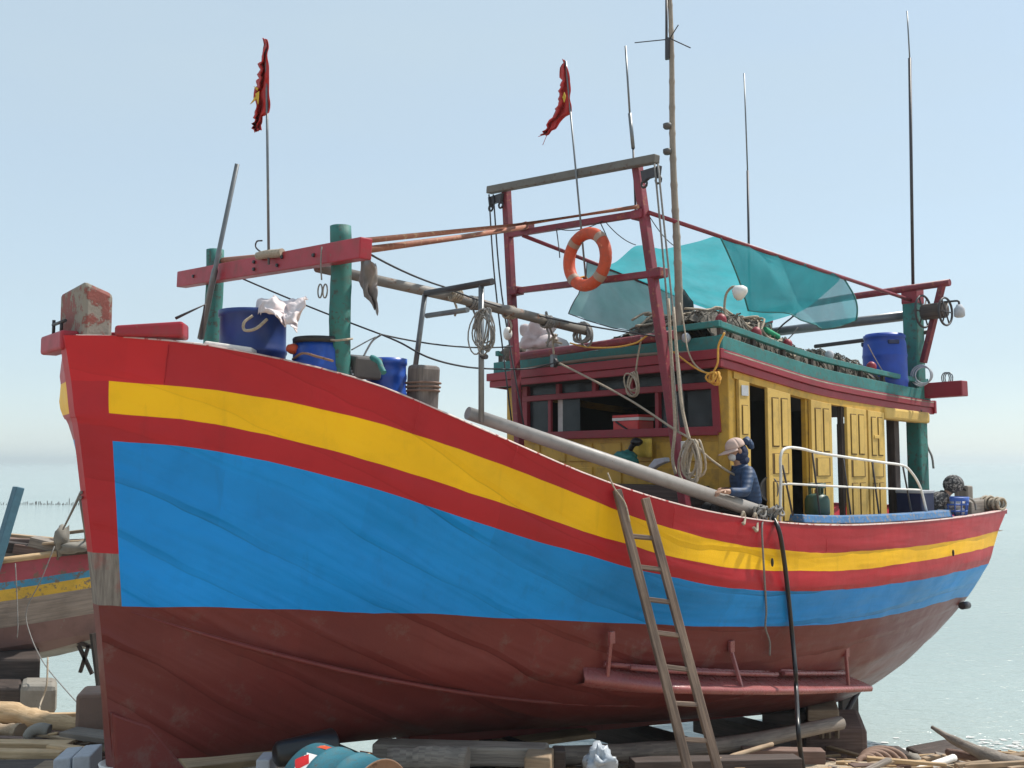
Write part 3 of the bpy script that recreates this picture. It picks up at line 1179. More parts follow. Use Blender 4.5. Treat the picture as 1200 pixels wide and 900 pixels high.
def along_roof(offv, z0, z1, th, name, mat, ua=RF[0], ub=RA[0], side=1, bev=.006):
    g = MB()
    n = 18
    R4 = [[], [], [], []]
    for i in range(n + 1):
        u_ = lerp(ua, ub, i / n)
        v_ = roof_v(u_) + offv
        z_ = roof_z(u_)
        for k, (dv, dz) in enumerate(((0, z0), (0, z1), (-th, z1), (-th, z0))):
            R4[k].append(B(u_, side * (v_ + dv), z_ + dz))
    R4.append(R4[0])
    g.grid(R4, smooth=False, uvf=lambda a, b: (b * .27, a * .12), flip=(side == -1))
    for e_ in (0, -1):
        i0 = len(g.v)
        g.v += [R4[k][e_] for k in range(4)]
        g.face((i0, i0 + 1, i0 + 2, i0 + 3) if e_ == -1 else (i0 + 3, i0 + 2, i0 + 1, i0))
    return g.build(name, mat, boat, bevel=bev, weld=True)


for s_ in (1, -1):
    along_roof(.0, -.085, .0, .045, 'roof_fascia', M['deckred'], side=s_)
    along_roof(-.02, -.165, -.088, .045, 'roof_lower_fascia', M['deckred'], side=s_)
    along_roof(-.03, .004, .135, .03, 'roof_toe_board', M['teal'], ua=5.0, ub=9.72, side=s_)
    along_roof(-.05, .215, .275, .06, 'roof_side_rail', M['teal'], ua=5.0, ub=9.72, side=s_)
    for i in range(9):
        u_ = lerp(5.05, 9.65, i / 8)
        v_ = s_ * (roof_v(u_) - .09)
        MB().beam(B(u_, v_, roof_z(u_)), B(u_, v_, roof_z(u_) + .22), .04, .04).build('roof_rail_post', M['darkwood'], boat)
zf = roof_z(4.95)
g = MB()
g.beam(B(4.94, -1.74, zf - .045), B(4.94, 1.745, zf - .045), .05, .09)
g.build('front_fascia', M['deckred'], boat, bevel=.006)
g = MB()
g.beam(B(4.965, -1.71, zf - .13), B(4.965, 1.72, zf - .13), .05, .075)
g.build('front_lower_fascia', M['deckred'], boat, bevel=.006)
MB().beam(B(5.0, -1.69, zf + .07), B(5.0, 1.70, zf + .07), .03, .13).build('front_toe_board', M['teal'], boat, bevel=.006)
MB().beam(B(5.0, .95, zf + .245), B(5.0, 1.68, zf + .245), .06, .06).build('front_upper_rail', M['teal'], boat, bevel=.006)
za = roof_z(9.8)
MB().beam(B(9.80, -1.32, za - .08), B(9.80, 1.32, za - .08), .05, .16).build('rear_fascia', M['deckred'], boat, bevel=.006)

# front wall (u = 5.2) in boat coordinates
FU = 5.2
wz0, sill, trz, topz = 1.5, 2.575, 3.035, 3.19


def fv(px, py=480):
    return uv(PU(px, py, FU))[1]


fw = MB()
fw.box(B(FU + .03, 0, (wz0 + sill) / 2 - .01), U * .02, V * 1.6, Z * ((sill - wz0) / 2))
fw.build('front_wall', M['yeld'], boat)
fr = MB()
vl, vr = fv(616), 1.47
fr.beam(B(FU - .02, vl, sill + .02), B(FU - .02, vr + .05, sill + .02), .10, .085)       # sill
fr.beam(B(FU - .01, vl, trz), B(FU - .01, vr, trz), .08, .065)                       # transom
fr.beam(B(FU - .01, -1.6, topz + .02), B(FU - .01, 1.6, topz + .02), .08, .06)           # head
fr.beam(B(FU - .015, vl + .03, sill), B(FU - .015, vl + .03, topz), .09, .06, up=U)
fr.beam(B(FU - .03, vr + .04, sill), B(FU - .015, vr + .0, topz), .09, .075, up=U)
for x_ in (656, 698.5, 742, 786):
    v_ = fv(x_, 450)
    fr.beam(B(FU - .01, v_, trz), B(FU - .01, v_, topz), .06, .055, up=U)
for x_, ww in ((645, .035), (772, .06)):
    v_ = fv(x_, 495)
    fr.beam(B(FU, v_, sill + .03), B(FU, v_, trz - .02), .05, ww, up=U)
wfrm = fr.build('window_frame', M['deckred'], boat, bevel=.006)
xs_ = [(617, 653), (659, 696), (701, 740), (745, 783), (789, 828)]
for xa, xb in xs_:
    va, vb = fv(xa, 450), fv(xb, 450)
    g = MB()
    g.box(B(FU + .012, (va + vb) / 2, (trz + topz) / 2), U * .004, V * ((vb - va) / 2 + .02), Z * ((topz - trz) / 2))
    g.build('transom_pane', M['glass'], wfrm)
for xa, xb, uo in ((621, 645, .01), (656, 676, .05), (770, 801, .02), (799, 832, .05)):
    va, vb = fv(xa, 490), fv(xb, 490)
    g = MB()
    g.box(B(FU + uo, (va + vb) / 2, (trz + sill) / 2 + .02), U * .004, V * ((vb - va) / 2), Z * ((trz - sill) / 2 - .02))
    g.build('window_pane', M['glass'], wfrm)
g = MB()
va, vb = fv(649, 490), fv(656, 490)
g.box(B(FU + .07, (va + vb) / 2, (trz + sill) / 2 + .02), U * .006, V * ((vb - va) / 2), Z * ((trz - sill) / 2 - .04))
g.build('pale_board', M['white'], wfrm)
# raised panels below the window
for r_, (z0, z1) in enumerate(((2.30, 2.50), (2.02, 2.24), (1.62, 1.96))):
    for k in range(7):
        va, vb = lerp(-1.5, 1.52, k / 7) + .03, lerp(-1.5, 1.52, (k + 1) / 7) - .03
        g = MB()
        g.box(B(FU + .005, (va + vb) / 2, (z0 + z1) / 2), U * .012, V * ((vb - va) / 2), Z * ((z1 - z0) / 2))
        g.build('wall_panel', M['yeld'], boat, bevel=.008)
# corner posts
MB().beam(B(FU + .0, 1.575, 1.5), B(FU + .0, 1.575, topz + .03), .13, .10, up=U).build('corner_post', M['yeld'], boat, bevel=.01)
MB().beam(B(FU + .0, -1.575, 1.5), B(FU + .0, -1.575, topz + .03), .13, .10, up=U).build('corner_post', M['yeld'], boat, bevel=.01)

# side walls: door leaves set between posts, openings left dark
WA, WB = (5.26, 1.60), (8.55, 1.345)


def wall_pt(u, z, off=0.0, side=1):
    return B(u, side * (lerp(WA[1], WB[1], (u - WA[0]) / (WB[0] - WA[0])) + off), z)


def wu(px):
    return uv(PL(px, 520, WA, WB))[0]


def door_z(u):
    return roof_z(u) - .235


WD = (wall_pt(WB[0], 0) - wall_pt(WA[0], 0)).normalized()
WN = WD.cross(Z).normalized()
if WN.dot(V) < 0:
    WN = -WN


def door(xa, xb, side=1, us=None, small=False, name='cabin_door', lift=0.0):
    ua, ub = us if us else (wu(xa), wu(xb))
    z0 = 1.60 + lift
    zt = door_z((ua + ub) / 2)
    off = .03
    g = MB()
    pts = [wall_pt(ua, z0, off, side), wall_pt(ub, z0, off, side), wall_pt(ub, door_z(ub), off, side), wall_pt(ua, door_z(ua), off, side)]
    nn = WN if side == 1 else (WN - V * 2 * WN.dot(V))
    g.prism([p for p in pts], [p + nn * .035 for p in pts])
    d = g.build(name, M['yel'], boat, bevel=.004)
    wd_ = ub - ua
    H_ = zt - z0
    cols = [(.16, .46), (.56, .86)] if not small else [(.22, .78)]
    rws = [(.07, .36), (.60, .95)]
    cells = [(c_, r_) for c_ in cols for r_ in rws] + [((cols[0][0], cols[-1][1]), (.41, .555))]
    for (a_, b_), (c_, d_) in cells:
        if small and c_ > .5:
            d_ = .82
        # moulding: a thin groove, its shade painted dark, round a raised field
        fr_ = MB()
        q = [wall_pt(ua + wd_ * x1, z0 + H_ * y1, off, side) + nn * .0352 for x1, y1 in ((a_, c_), (b_, c_), (b_, d_), (a_, d_))]
        qc = sum(q, Vector()) / 4
        k1 = [p for p in q]
        k2 = [qc + (p - qc) * .86 for p in q]
        for p, s in zip(k2, q):
            pass
        i0 = len(fr_.v)
        k3 = [p + nn * .010 for p in k2]
        k0 = [p + nn * .003 for p in k1]
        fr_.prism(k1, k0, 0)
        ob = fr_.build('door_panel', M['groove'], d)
        gg = MB()
        inn = [qc + Vector(((p - qc).x * .80, (p - qc).y * .80, (p - qc).z * .95)) + nn * .0031 for p in q]
        gg.prism(inn, [p + nn * .006 for p in inn])
        gg.build('panel_field', M['yel'], d, bevel=.002)
    return d


dsmall = door(860.5, 873, small=True, lift=.18)
gq = MB()
ua, ub = wu(863), wu(871)
pp = [wall_pt(ua, 2.93, .068), wall_pt(ub, 2.93, .068), wall_pt(ub, 3.03, .068), wall_pt(ua, 3.03, .068)]
gq.prism(pp, [p + WN * .006 for p in pp])
gq.build('door_pane', M['foamgrey'], dsmall)
for xa, xb in ((894, 921), (945, 969), (987, 1010), (1012, 1031)):
    dd = door(xa, xb)
for y_ in (512, 564):
    q = PL(1027, y_, (WA[0], WA[1] + .07), (WB[0], WB[1] + .07))
    MB().beam(q - WD * .07, q + WD * .05, .03, .04).build('door_latch', M['yel'], dd, bevel=.004)
for x_ in (859, 923.5, 943.5, 971, 985.5, 1011):
    u_ = wu(x_)
    g = MB()
    g.beam(wall_pt(u_, 1.55), wall_pt(u_, door_z(u_) + .1), .05, .05, up=WN)
    g.build('wall_post', M['yeld'] if x_ in (859, 923.5, 943.5) else M['darkwood'], boat)
# head board and sill along the side
for s_ in (1, -1):
    g = MB()
    n = 14
    R4 = [[], [], [], [], []]
    for i in range(n + 1):
        u_ = lerp(5.22, 8.6, i / n)
        for k, (dv, dz) in enumerate(((.05, 0), (.05, .10), (-.03, .10), (-.03, 0), (.05, 0))):
            R4[k].append(wall_pt(u_, door_z(u_) + dz, dv, s_))
    g.grid(R4, smooth=False, flip=(s_ == -1))
    g.build('head_board', M['yeld'], boat, weld=True)
    g = MB()
    g.beam(wall_pt(5.22, 1.565, .0, s_), wall_pt(8.6, 1.565, .0, s_), .12, .07)
    g.build('door_sill', M['yel'], boat, bevel=.006)
    g = MB()
    g.beam(wall_pt(5.22, 1.47, .02, s_), wall_pt(8.6, 1.47, .02, s_), .12, .14)
    g.build('sill_strip', M['bluecap'], boat)
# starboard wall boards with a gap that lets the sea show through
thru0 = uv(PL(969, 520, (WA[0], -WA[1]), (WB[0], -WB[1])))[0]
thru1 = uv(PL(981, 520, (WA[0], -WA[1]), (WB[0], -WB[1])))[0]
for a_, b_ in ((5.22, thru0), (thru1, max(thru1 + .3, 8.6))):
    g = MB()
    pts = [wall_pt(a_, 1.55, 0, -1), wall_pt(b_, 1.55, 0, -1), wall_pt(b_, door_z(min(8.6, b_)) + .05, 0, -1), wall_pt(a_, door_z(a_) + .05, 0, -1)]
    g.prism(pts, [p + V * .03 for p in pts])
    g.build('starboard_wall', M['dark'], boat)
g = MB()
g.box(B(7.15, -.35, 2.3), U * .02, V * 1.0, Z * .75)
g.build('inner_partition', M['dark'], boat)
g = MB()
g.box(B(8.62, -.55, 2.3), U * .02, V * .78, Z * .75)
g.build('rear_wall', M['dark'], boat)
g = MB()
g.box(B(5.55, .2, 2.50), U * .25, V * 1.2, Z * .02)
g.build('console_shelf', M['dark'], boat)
# twisted beam end and posts under the aft roof
g = MB()
g.beam(PL(1031, 484, WA, (9.6, 1.27)), PL(1084, 490, WA, (9.6, 1.27)), .14, .14)
g.build('aft_head_beam', M['yel'], boat, bevel=.03)
MB().beam(B(9.0, 1.165, 1.45), B(9.0, 1.165, roof_z(9.0) - .14), .11, .12, up=U).build('aft_post', M['darkwood'], boat, bevel=.01)

# stern masts
MU = 9.5
tp = uv(PU(1069, 337, MU))
MB().beam(B(MU, tp[1], 1.35), B(MU, tp[1], tp[2]), .19, .2, up=U).build('stern_mast', M['green'], boat, bevel=.02)
MB().beam(B(MU, tp[1], tp[2] - .22), B(MU, tp[1], tp[2] + .012), .205, .215, up=U).build('mast_cap', M['deckred'], boat, bevel=.02)
t2 = uv(PU(894, 371, MU))
MB().beam(B(MU, t2[1], 1.35), B(MU, t2[1], t2[2]), .2, .2, up=U).build('stern_mast', M['green'], boat, bevel=.02)
MB().beam(B(MU, t2[1], t2[2] - .1), B(MU, t2[1], t2[2] + .012), .215, .215, up=U).build('mast_cap', M['deckred'], boat, bevel=.02)
MB().tube([PU(884, 368, MU - .1), PU(990, 349, MU - .1), PU(1113, 331, MU - .1)], .045, 8).build('stern_crossbar', M['pipered'], boat)
MB().tube([PU(900, 390, MU + .15), PU(1062, 370, MU + .15)], .065, 10).build('stern_boom', M['pipegrey'], boat)
MB().tube([PU(955, 406, MU + .1), PU(1088, 389, MU + .1)], .028, 8).build('stern_rail', M['pipedark'], boat)
MB().beam(PU(1104, 334, MU - .1), PU(1082, 425, MU - .02), .07, .07).build('mast_brace', M['pipered'], boat, bevel=.008)
MB().beam(PU(1060, 460, 9.62), PU(1131, 455, 9.62), .16, .19).build('stern_crossbeam', M['deckred'], boat, bevel=.012)
# winch drum with spoked wheels on the brace
wn = boat
g = MB()
pa, pb = PU(1082, 366, MU - .16), PU(1108, 363, MU - .16)
g.tube([pa, pb], .10, 12)
wd_ = g.build('winch_drum', M['darkwood'], boat)
for px_, r_ in ((1082, .20), (1108, .17)):
    g = MB()
    c = PU(px_, 365, MU - .16)
    ax = (pb - pa).normalized()
    e1 = ax.cross(Z).normalized()
    e2 = Z
    g.tube([c + (e1 * math.cos(t_) + e2 * math.sin(t_)) * r_ for t_ in [k * math.pi / 12 for k in range(24)]], .014, 6, closed=True)
    for k in range(3):
        t_ = k * math.pi / 3
        d_ = (e1 * math.cos(t_) + e2 * math.sin(t_)) * r_
        g.tube([c - d_, c + d_], .010, 5)
    g.build('winch_wheel', M['pipedark'], wd_)
# coiled hoops at the stern rail
g = MB()
c = PU(1079, 440, 9.35)
for k in range(3):
    rr = .13 - .015 * k
    e1, e2 = (V + U * (.2 * k)).normalized(), Z
    g.tube([c + V * (.02 * k) + (e1 * math.cos(t_) + e2 * math.sin(t_)) * rr for t_ in [i * math.pi / 10 for i in range(20)]], .009, 6, closed=True)
tag(g.build('rope_coil', M['foamgrey'], origin=c), 'pale hose coil standing on the roof corner beside the stern mast', 'hose coil')

# ------------------------------------------------------------------ aft rails and cap
CA, CB = (5.5, 2.0), (9.6, 1.72)


def on_rail(px, py):
    return PL(px, py, CA, CB)


g = MB()
n = 16
R5 = [[], [], [], [], []]
for i in range(n + 1):
    u_ = lerp(5.75, 9.05, i / n)
    bb = sheer_b(u_)
    z_ = sheer_z(u_)
    for k, (dv, dz) in enumerate(((-.01, .014), (-.03, .09), (-.17, .09), (-.19, .014), (-.01, .014))):
        R5[k].append(B(u_, bb + dv, z_ + dz))
g.grid(R5, smooth=False, uvf=lambda a, b: (b * .2, a * .1))
for e_ in (0, -1):
    i0 = len(g.v)
    g.v += [R5[k][e_] for k in range(4)]
    g.face((i0, i0 + 1, i0 + 2, i0 + 3))
g.build('aft_rail_cap', M['bluecap'], boat, bevel=.01, weld=True)
g = MB()
g.tube(crom([on_rail(914, 612), on_rail(915, 560), on_rail(915, 534), on_rail(922, 525), on_rail(940, 526), on_rail(960, 531), on_rail(1000, 537), on_rail(1035, 542), on_rail(1056, 545), on_rail(1066, 551), on_rail(1078, 570), on_rail(1086, 600)], 5), .014, 8)
g.tube([on_rail(914, 568), on_rail(925, 567), on_rail(1000, 571), on_rail(1078, 574)], .011, 8)
rl = g.build('side_railing', M['white'], boat)
for a_, b_ in (((917, 545), (929, 604)), ((952, 531), (961, 604)), ((988, 537), (997, 603)), ((1022, 541), (1030, 602)), ((1058, 546), (1069, 605))):
    g = MB()
    g.tube([on_rail(*a_), on_rail(*b_)], .010, 6)
    g.build('railing_stanchion', M['pipedark'], rl)

# ------------------------------------------------------------------ pipe frame and mooring bitt forward
PFU = 2.2
g = MB()
g.tube([PU(564, 333, PFU), PU(564, 495, PFU)], .022, 8)
g.tube([PU(498, 345, PFU), PU(484, 450, PFU)], .022, 8)
g.tube([PU(500, 370, PFU), PU(548, 363, PFU)], .022, 8)
g.build('pipe_frame', M['pipegrey'], boat)
MB().tube([PU(499, 344, PFU), PU(577, 330, PFU)], .027, 8).build('frame_top_bar', M['pipedark'], boat)
g = MB()
g.tube([PU(564, 418, PFU), PU(570, 418, PFU)], .02, 8)
g.build('frame_bolt', M['pipedark'], boat)
c = uv(PU(497, 462, 1.85))
g = MB()
g.beam(B(1.85, c[1] - .04, 2.55), PU(497, 428, 1.85), .19, .19, up=U)
g.build('mooring_bitt', wood('bitt_wood', (.10, .085, .08), (.19, .16, .15)), boat, bevel=.03)
g = MB()
cc = PU(496, 449, 1.85)
for k in range(3):
    g.tube([cc - Z * (.03 * k) + Vector(((1 if t_ % 2 else 1), 0, 0)) * 0 + (U * math.cos(t_ * math.pi / 6) + V * math.sin(t_ * math.pi / 6)) * (.125 + .006 * math.sin(t_ * 2 + k)) for t_ in range(12)], .009, 6, closed=True)
tag(g.build('rope_lashing', M['brownwood'], origin=cc), 'brown rope wound round the square mooring bitt on the port gunwale', 'rope')

# ================================================================== THINGS ON THE BOAT
def sag(a, b, drop=.1, n=10):
    a, b = Vector(a), Vector(b)
    return [a.lerp(b, i / n) - Z * (drop * 4 * (i / n) * (1 - i / n)) for i in range(n + 1)]


def rope(name, label, pts, r, mat, cat='rope', n=6, smooth=5, group=None):
    g = MB()
    g.tube(crom(pts, smooth) if smooth else pts, r, n)
    return tag(g.build(name, mat, origin=pts[0]), label, cat, group)


def crumple(P, n=4, amp=.02, freq=9):
    out = []
    R_, C_ = len(P), len(P[0])
    for i in range((R_ - 1) * n + 1):
        a = min(R_ - 2, i // n)
        fa = i / n - a
        row = []
        for j in range((C_ - 1) * n + 1):
            b = min(C_ - 2, j // n)
            fb = j / n - b
            q = P[a][b].lerp(P[a][b + 1], fb).lerp(P[a + 1][b].lerp(P[a + 1][b + 1], fb), fa)
            k = q * freq
            q = q + Vector((noise.noise(k), noise.noise(k + Vector((9, 3, 1))), noise.noise(k * 1.4 + Vector((2, 7, 5))))) * amp
            row.append(q)
        out.append(row)
    return out


# --- tubs and barrels on the foredeck
def tub(loc, rad, h, top_z, mat, label, lid=False, bands=2):
    h = min(h, top_z - (sheer_z(uv(loc)[0]) - .2))
    base = Vector((loc.x, loc.y, top_z - h))
    t = thing('barrel', label, 'barrel', base)
    g = MB()
    prof = [(0, rad * .90), (.02, rad * .93)]
    for k in range(bands):
        z0 = h * (k + 1) / (bands + 1.0)
        prof += [(z0 - .03, rad * .985), (z0 - .012, rad * 1.02), (z0 + .012, rad * 1.02), (z0 + .03, rad * .985)]
    if lid:
        prof += [(h - .08, rad * .97), (h - .06, rad * .90), (h - .02, rad * .90), (h - .02, 0.01)]
    else:
        prof += [(h - .05, rad * .98), (h - .045, rad * 1.03), (h, rad * 1.03), (h, rad * .95), (h - .2, rad * .93), (h - .22, .01)]
    g.lathe(base, prof, n=32, cap1=False)
    g.build('body', mat, t)
    if lid:
        g = MB()
        g.lathe(base + Z * (h - .03), [(0, rad * .98), (.035, rad * 1.0), (.045, rad * .96), (.052, rad * .6), (.052, .01)], n=32)
        g.build('lid', M['blackplastic'], t)
    return t


p = PU(297, 366, .9)
b1 = tub(p, .252, .62, p.z, M['barrel'], 'large open dark blue tub at the bow with rope handle and a cloth over it', bands=1)
g = MB()
hc = [PU(285, 384, .62), PU(286, 377, .60), PU(296, 371, .60)]
p1_, p2_, p3_, p4_, p5_ = PU(296, 370, .66), PU(286, 378, .60), PU(287, 387, .60), PU(300, 385, .6), PU(313, 374, .68)
g.tube(crom([p1_, p2_, p3_, p4_, p5_], 6), .011, 6)
g.build('rope_handle', M['rope'], b1)
p = PU(374, 399, 1.2)
b2 = tub(p, .195, .48, p.z, M['barrel2'], 'round blue keg with a black screw lid beside the thick green post', lid=True, bands=1)
g = MB()
g.tube(crom([PU(343, 421, 1.0), PU(355, 414, .98), PU(372, 418, .98), PU(390, 423, 1.0)], 6), .009, 6)
g.build('wire_handle', M['rust'], b2)
p = PU(453, 421, 1.75)
tub(p, .155, .42, p.z, M['barrel2'], 'small open bright blue barrel beside the grey ribbed crate on the foredeck', bands=2)

# pale cloth hanging over the big tub
g = MB()
cpx = [[(297, 362), (305, 351), (318, 348), (333, 351), (346, 352), (361, 347)],
       [(300, 366), (309, 355), (322, 354), (335, 356), (348, 357), (359, 353)],
       [(304, 368), (313, 362), (324, 362), (335, 364), (347, 366), (354, 362)],
       [(320, 366), (324, 370), (330, 372), (337, 372), (345, 374), (350, 372)],
       [(326, 370), (328, 378), (333, 381), (339, 383), (346, 385), (349, 389)]]
P = []
for i, row in enumerate(cpx):
    r_ = []
    for j, (x_, y_) in enumerate(row):
        r_.append(PU(x_, y_, .78 + .09 * math.sin(j * 2.1 + i) - .05 * i + (.12 if i == 0 else 0)))
    P.append(r_)
g.grid(crumple(P, 5, .045, 11))
o = g.build('cloth', M['cloth'], origin=P[0][0], solid=.006, sub=1)
tag(o, 'crumpled pale pink cloth hanging over the rim of the big blue tub', 'cloth')

# white foam box on the gunwale
a_, b_ = PL(243, 403, (.3, .34), (.95, .82)), PL(299, 411, (.3, .34), (.95, .82))
g = MB()
g.beam(a_ - Z * .05, b_ - Z * .05, .26, .12)
tag(g.build('foam_box', M['foam'], origin=a_, bevel=.015), 'flat white foam box lying on the bow rail below the blue tub', 'box')
g = MB()
a_, b_ = PL(205, 400, (.2, .26), (.9, .74)), PL(240, 403, (.2, .26), (.9, .74))
g.beam(a_ - Z * .03, b_ - Z * .03, .2, .05)
tag(g.build('foam_sheet', M['foam'], origin=a_, bevel=.008), 'thin white foam sheet lying under the red bow rail block', 'foam sheet')
# orange float between tubs
g = MB()
g.ball(PU(343, 409, 1.0), .05, .05, .04, jit=.2)
tag(g.build('float', M['orange'], origin=PU(343, 409, 1.0)), 'small orange float wedged between the big tub and the black lidded keg', 'float')
# ribbed grey crate
t = thing('ribbed_crate', 'dark grey ribbed plastic crate tipped on the foredeck by the small blue barrel', 'crate', PU(425, 440, 1.5))
g = MB()
cc = PU(422, 430, 1.5)
ax = (PU(448, 436, 1.5) - PU(402, 428, 1.5)).normalized()
ay = U
g.box(cc, ax * .13, ay * .12, ax.cross(ay).normalized() * .085)
g.build('body', M['greyplastic'], t, bevel=.02)
for k in range(6):
    q = cc - ay * .125 + ax * (-.02 + .02 * k) + Z * (.055 - .022 * k)
    g = MB()
    g.beam(q - ax * .05, q + ax * .05 - Z * .02, .012, .012)
    g.build('rib', M['foamgrey'], t)
g = MB()
g.tube(crom([PU(436, 419, 1.45), PU(444, 424, 1.42), PU(447, 431, 1.4), PU(450, 437, 1.4)], 5), .022, 6)
tag(g.build('net_scrap', M['teal'], origin=PU(436, 419, 1.45)), 'small tuft of green netting caught on the grey ribbed crate', 'net')

# --- flags
def flag(label, pole, poly, u, name='flag'):
    a, b = PU(*pole[0], u), PU(*pole[1], u)
    t = thing(name, label, 'flag', a)
    MB().tube([a, b], .011, 6).build('flag_pole', M['pipegrey'], t)
    P = []
    rr_ = random.Random(len(label))
    fine_ = []
    for (l0, r0), (l1, r1) in zip(poly, poly[1:]):
        for k in range(3):
            f_ = k / 3
            fine_.append(((lerp(l0[0], l1[0], f_) + rr_.uniform(-2.2, 1.6), lerp(l0[1], l1[1], f_) + rr_.uniform(-1.5, 1.5)), (lerp(r0[0], r1[0], f_), lerp(r0[1], r1[1], f_))))
    fine_.append(poly[-1])
    for i, (l, r) in enumerate(fine_):
        row = []
        for k in range(9):
            x_ = lerp(l[0], r[0], k / 8)
            y_ = lerp(l[1], r[1], k / 8)
            row.append(PU(x_, y_, u + .05 * math.sin(k * 1.5 + i * .19) * (1 - k / 8)))
        P.append(row)
    MB().grid(crumple(P, 2, .022, 8)).build('flag_cloth', M['flag'], t, solid=.003)
    return t


f1 = flag('ragged red flag with a yellow star on the tall thin pole above the bow crossbeam', ((315, 310), (312, 48)),
     [((310, 46), (313, 47)), ((308, 62), (314, 62)), ((304, 77), (314.5, 76)), ((302, 92), (315, 92)), ((299, 106), (315, 106)),
      ((301, 120), (316, 120)), ((299, 130), (316, 134)), ((297, 140), (309, 137)), ((296, 148), (304, 146)), ((298, 155), (305, 153))], 1.10)
g = MB()
for tri in (((297, 101), (302, 103), (301, 106)), ((293, 122), (299, 113), (300, 116)), ((299, 110), (303, 107), (302, 122))):
    pts = [PU(x_, y_, 1.02) for x_, y_ in tri]
    g.prism(pts, [p + U * .006 for p in pts])
g.build('flag_star', M['flagy'], f1)
f2 = flag('torn dark red flag blowing left on the pole behind the lifebuoy', ((687, 332), (663, 72)),
     [((660, 69), (662, 70)), ((659, 84), (665, 83)), ((657, 99), (668, 98)), ((653, 109), (669, 110)), ((655, 118), (670, 122)), ((652, 128), (669, 132)),
      ((648, 137), (663, 136)), ((642, 147), (657, 143)), ((636, 156), (650, 151)), ((633, 159), (642, 158))], GU - .13)
g = MB()
pts = [PU(x_, y_, GU - .2) for x_, y_ in ((661, 108), (663, 113), (661, 120), (659, 114))]
g.prism(pts, [p + U * .006 for p in pts])
g.build('flag_star', M['flagy'], f2)
g = MB()
for a_, b_ in (((641, 158), (636, 170)), ((637, 158), (631, 160))):
    g.tube([PU(*a_, GU - .13), PU(*b_, GU - .13)], .004, 4)
g.build('loose_thread', M['flag'], f2)

# --- leaning pole at the bow
a_, b_ = PU(235, 397, 1.08), PU(278, 192, 1.12)
tag(MB().tube([a_, a_.lerp(b_, .4), a_.lerp(b_, .41), b_], [.03, .028, .021, .02], 8).build('leaning_pole', M['pipegrey'], origin=a_),
    'grey metal pole leaning against the left end of the red bow crossbeam', 'pole')

# --- grey rag on the boom
rag = [[(424, 301), (430, 300), (436, 304), (442, 310)], [(422, 314), (429, 313), (436, 315), (443, 318)], [(420, 328), (428, 328), (436, 330), (443, 332)],
       [(420, 338), (427, 340), (435, 343), (442, 343)], [(427, 348), (432, 350), (437, 353), (442, 352)], [(436, 358), (439, 362), (441, 366), (443, 370)]]
P = [[PU(x_, y_, 1.5 + .05 * math.sin(j * 2.4 + i * .7)) for j, (x_, y_) in enumerate(r_)] for i, r_ in enumerate(rag)]
tag(MB().grid(crumple(P, 4, .04, 10)).build('rag', M['greycloth'], origin=P[0][0], solid=.008, sub=1), 'grey rag hanging from the red crossbeam beside the right green post', 'rag')
# wire hanging loop on the crossbeam
g = MB()
q = PU(378, 340, 1.12)
e1 = V
g.tube(crom([PU(377, 289, 1.11), PU(376, 310, 1.11), PU(377, 328, 1.11)], 4), .006, 5)
for dx in (-3, 3):
    c = PU(378 + dx, 341, 1.11)
    g.tube([c + (V * math.cos(t_) * .032 + Z * math.sin(t_) * .05) for t_ in [k * math.pi / 8 for k in range(16)]], .006, 5, closed=True)
tag(g.build('wire_loop', M['ropeg'], origin=q), 'thin wire with a looped end hanging from the red bow crossbeam', 'wire')

# --- long lines between the bow and the wheelhouse
rope('stay_line', 'thin dark line from the bow crossbeam to the wheelhouse roof along the long boom',
     sag(PU(432, 297, 1.3), PU(520, 336, 2.6), .02) + sag(PU(520, 336, 2.6), PU(610, 365, 3.9), .02)[1:] + sag(PU(610, 365, 3.9), PU(770, 394, 4.72), .02)[1:], .008, M['wire'], 'line', smooth=0)
rope('stay_line', 'slack dark line running from under the bow crossbeam down to the left gantry leg',
     sag(PU(285, 327, 1.3), PU(447, 392, 2.0), .01) + sag(PU(447, 392, 2.0), PU(600, 406, 4.4), .05)[1:], .008, M['wire'], 'line', smooth=0)
rope('stay_line', 'drooping dark line that runs past the pipe frame to the wheelhouse roof edge',
     [PU(447, 392, 2.0), PU(470, 402, 2.05), PU(500, 418, 2.1), PU(535, 428, 2.6), PU(570, 432, 3.3), PU(620, 432, 4.4), PU(655, 424, 4.6)], .008, M['wire'], 'line')
rope('stay_line', 'short dark line dropping from the knotted line to the grey ribbed crate',
     [PU(447, 392, 2.0), PU(437, 399, 1.9), PU(430, 410, 1.7), PU(426, 418, 1.5)], .008, M['wire'], 'line')
rope('stay_line', 'thin line rising from the foot of the right green post to the knotted line',
     [PU(412, 410, 1.35), PU(430, 400, 1.7), PU(440, 395, 1.95)], .005, M['wire'], 'line')
rope('fine_cord', 'thin pale cord tied round the right green post at tub height',
     [PU(386, 398, 1.2), PU(394, 399, 1.17), PU(404, 398, 1.18), PU(413, 397, 1.25)], .008, M['rope'], 'cord')
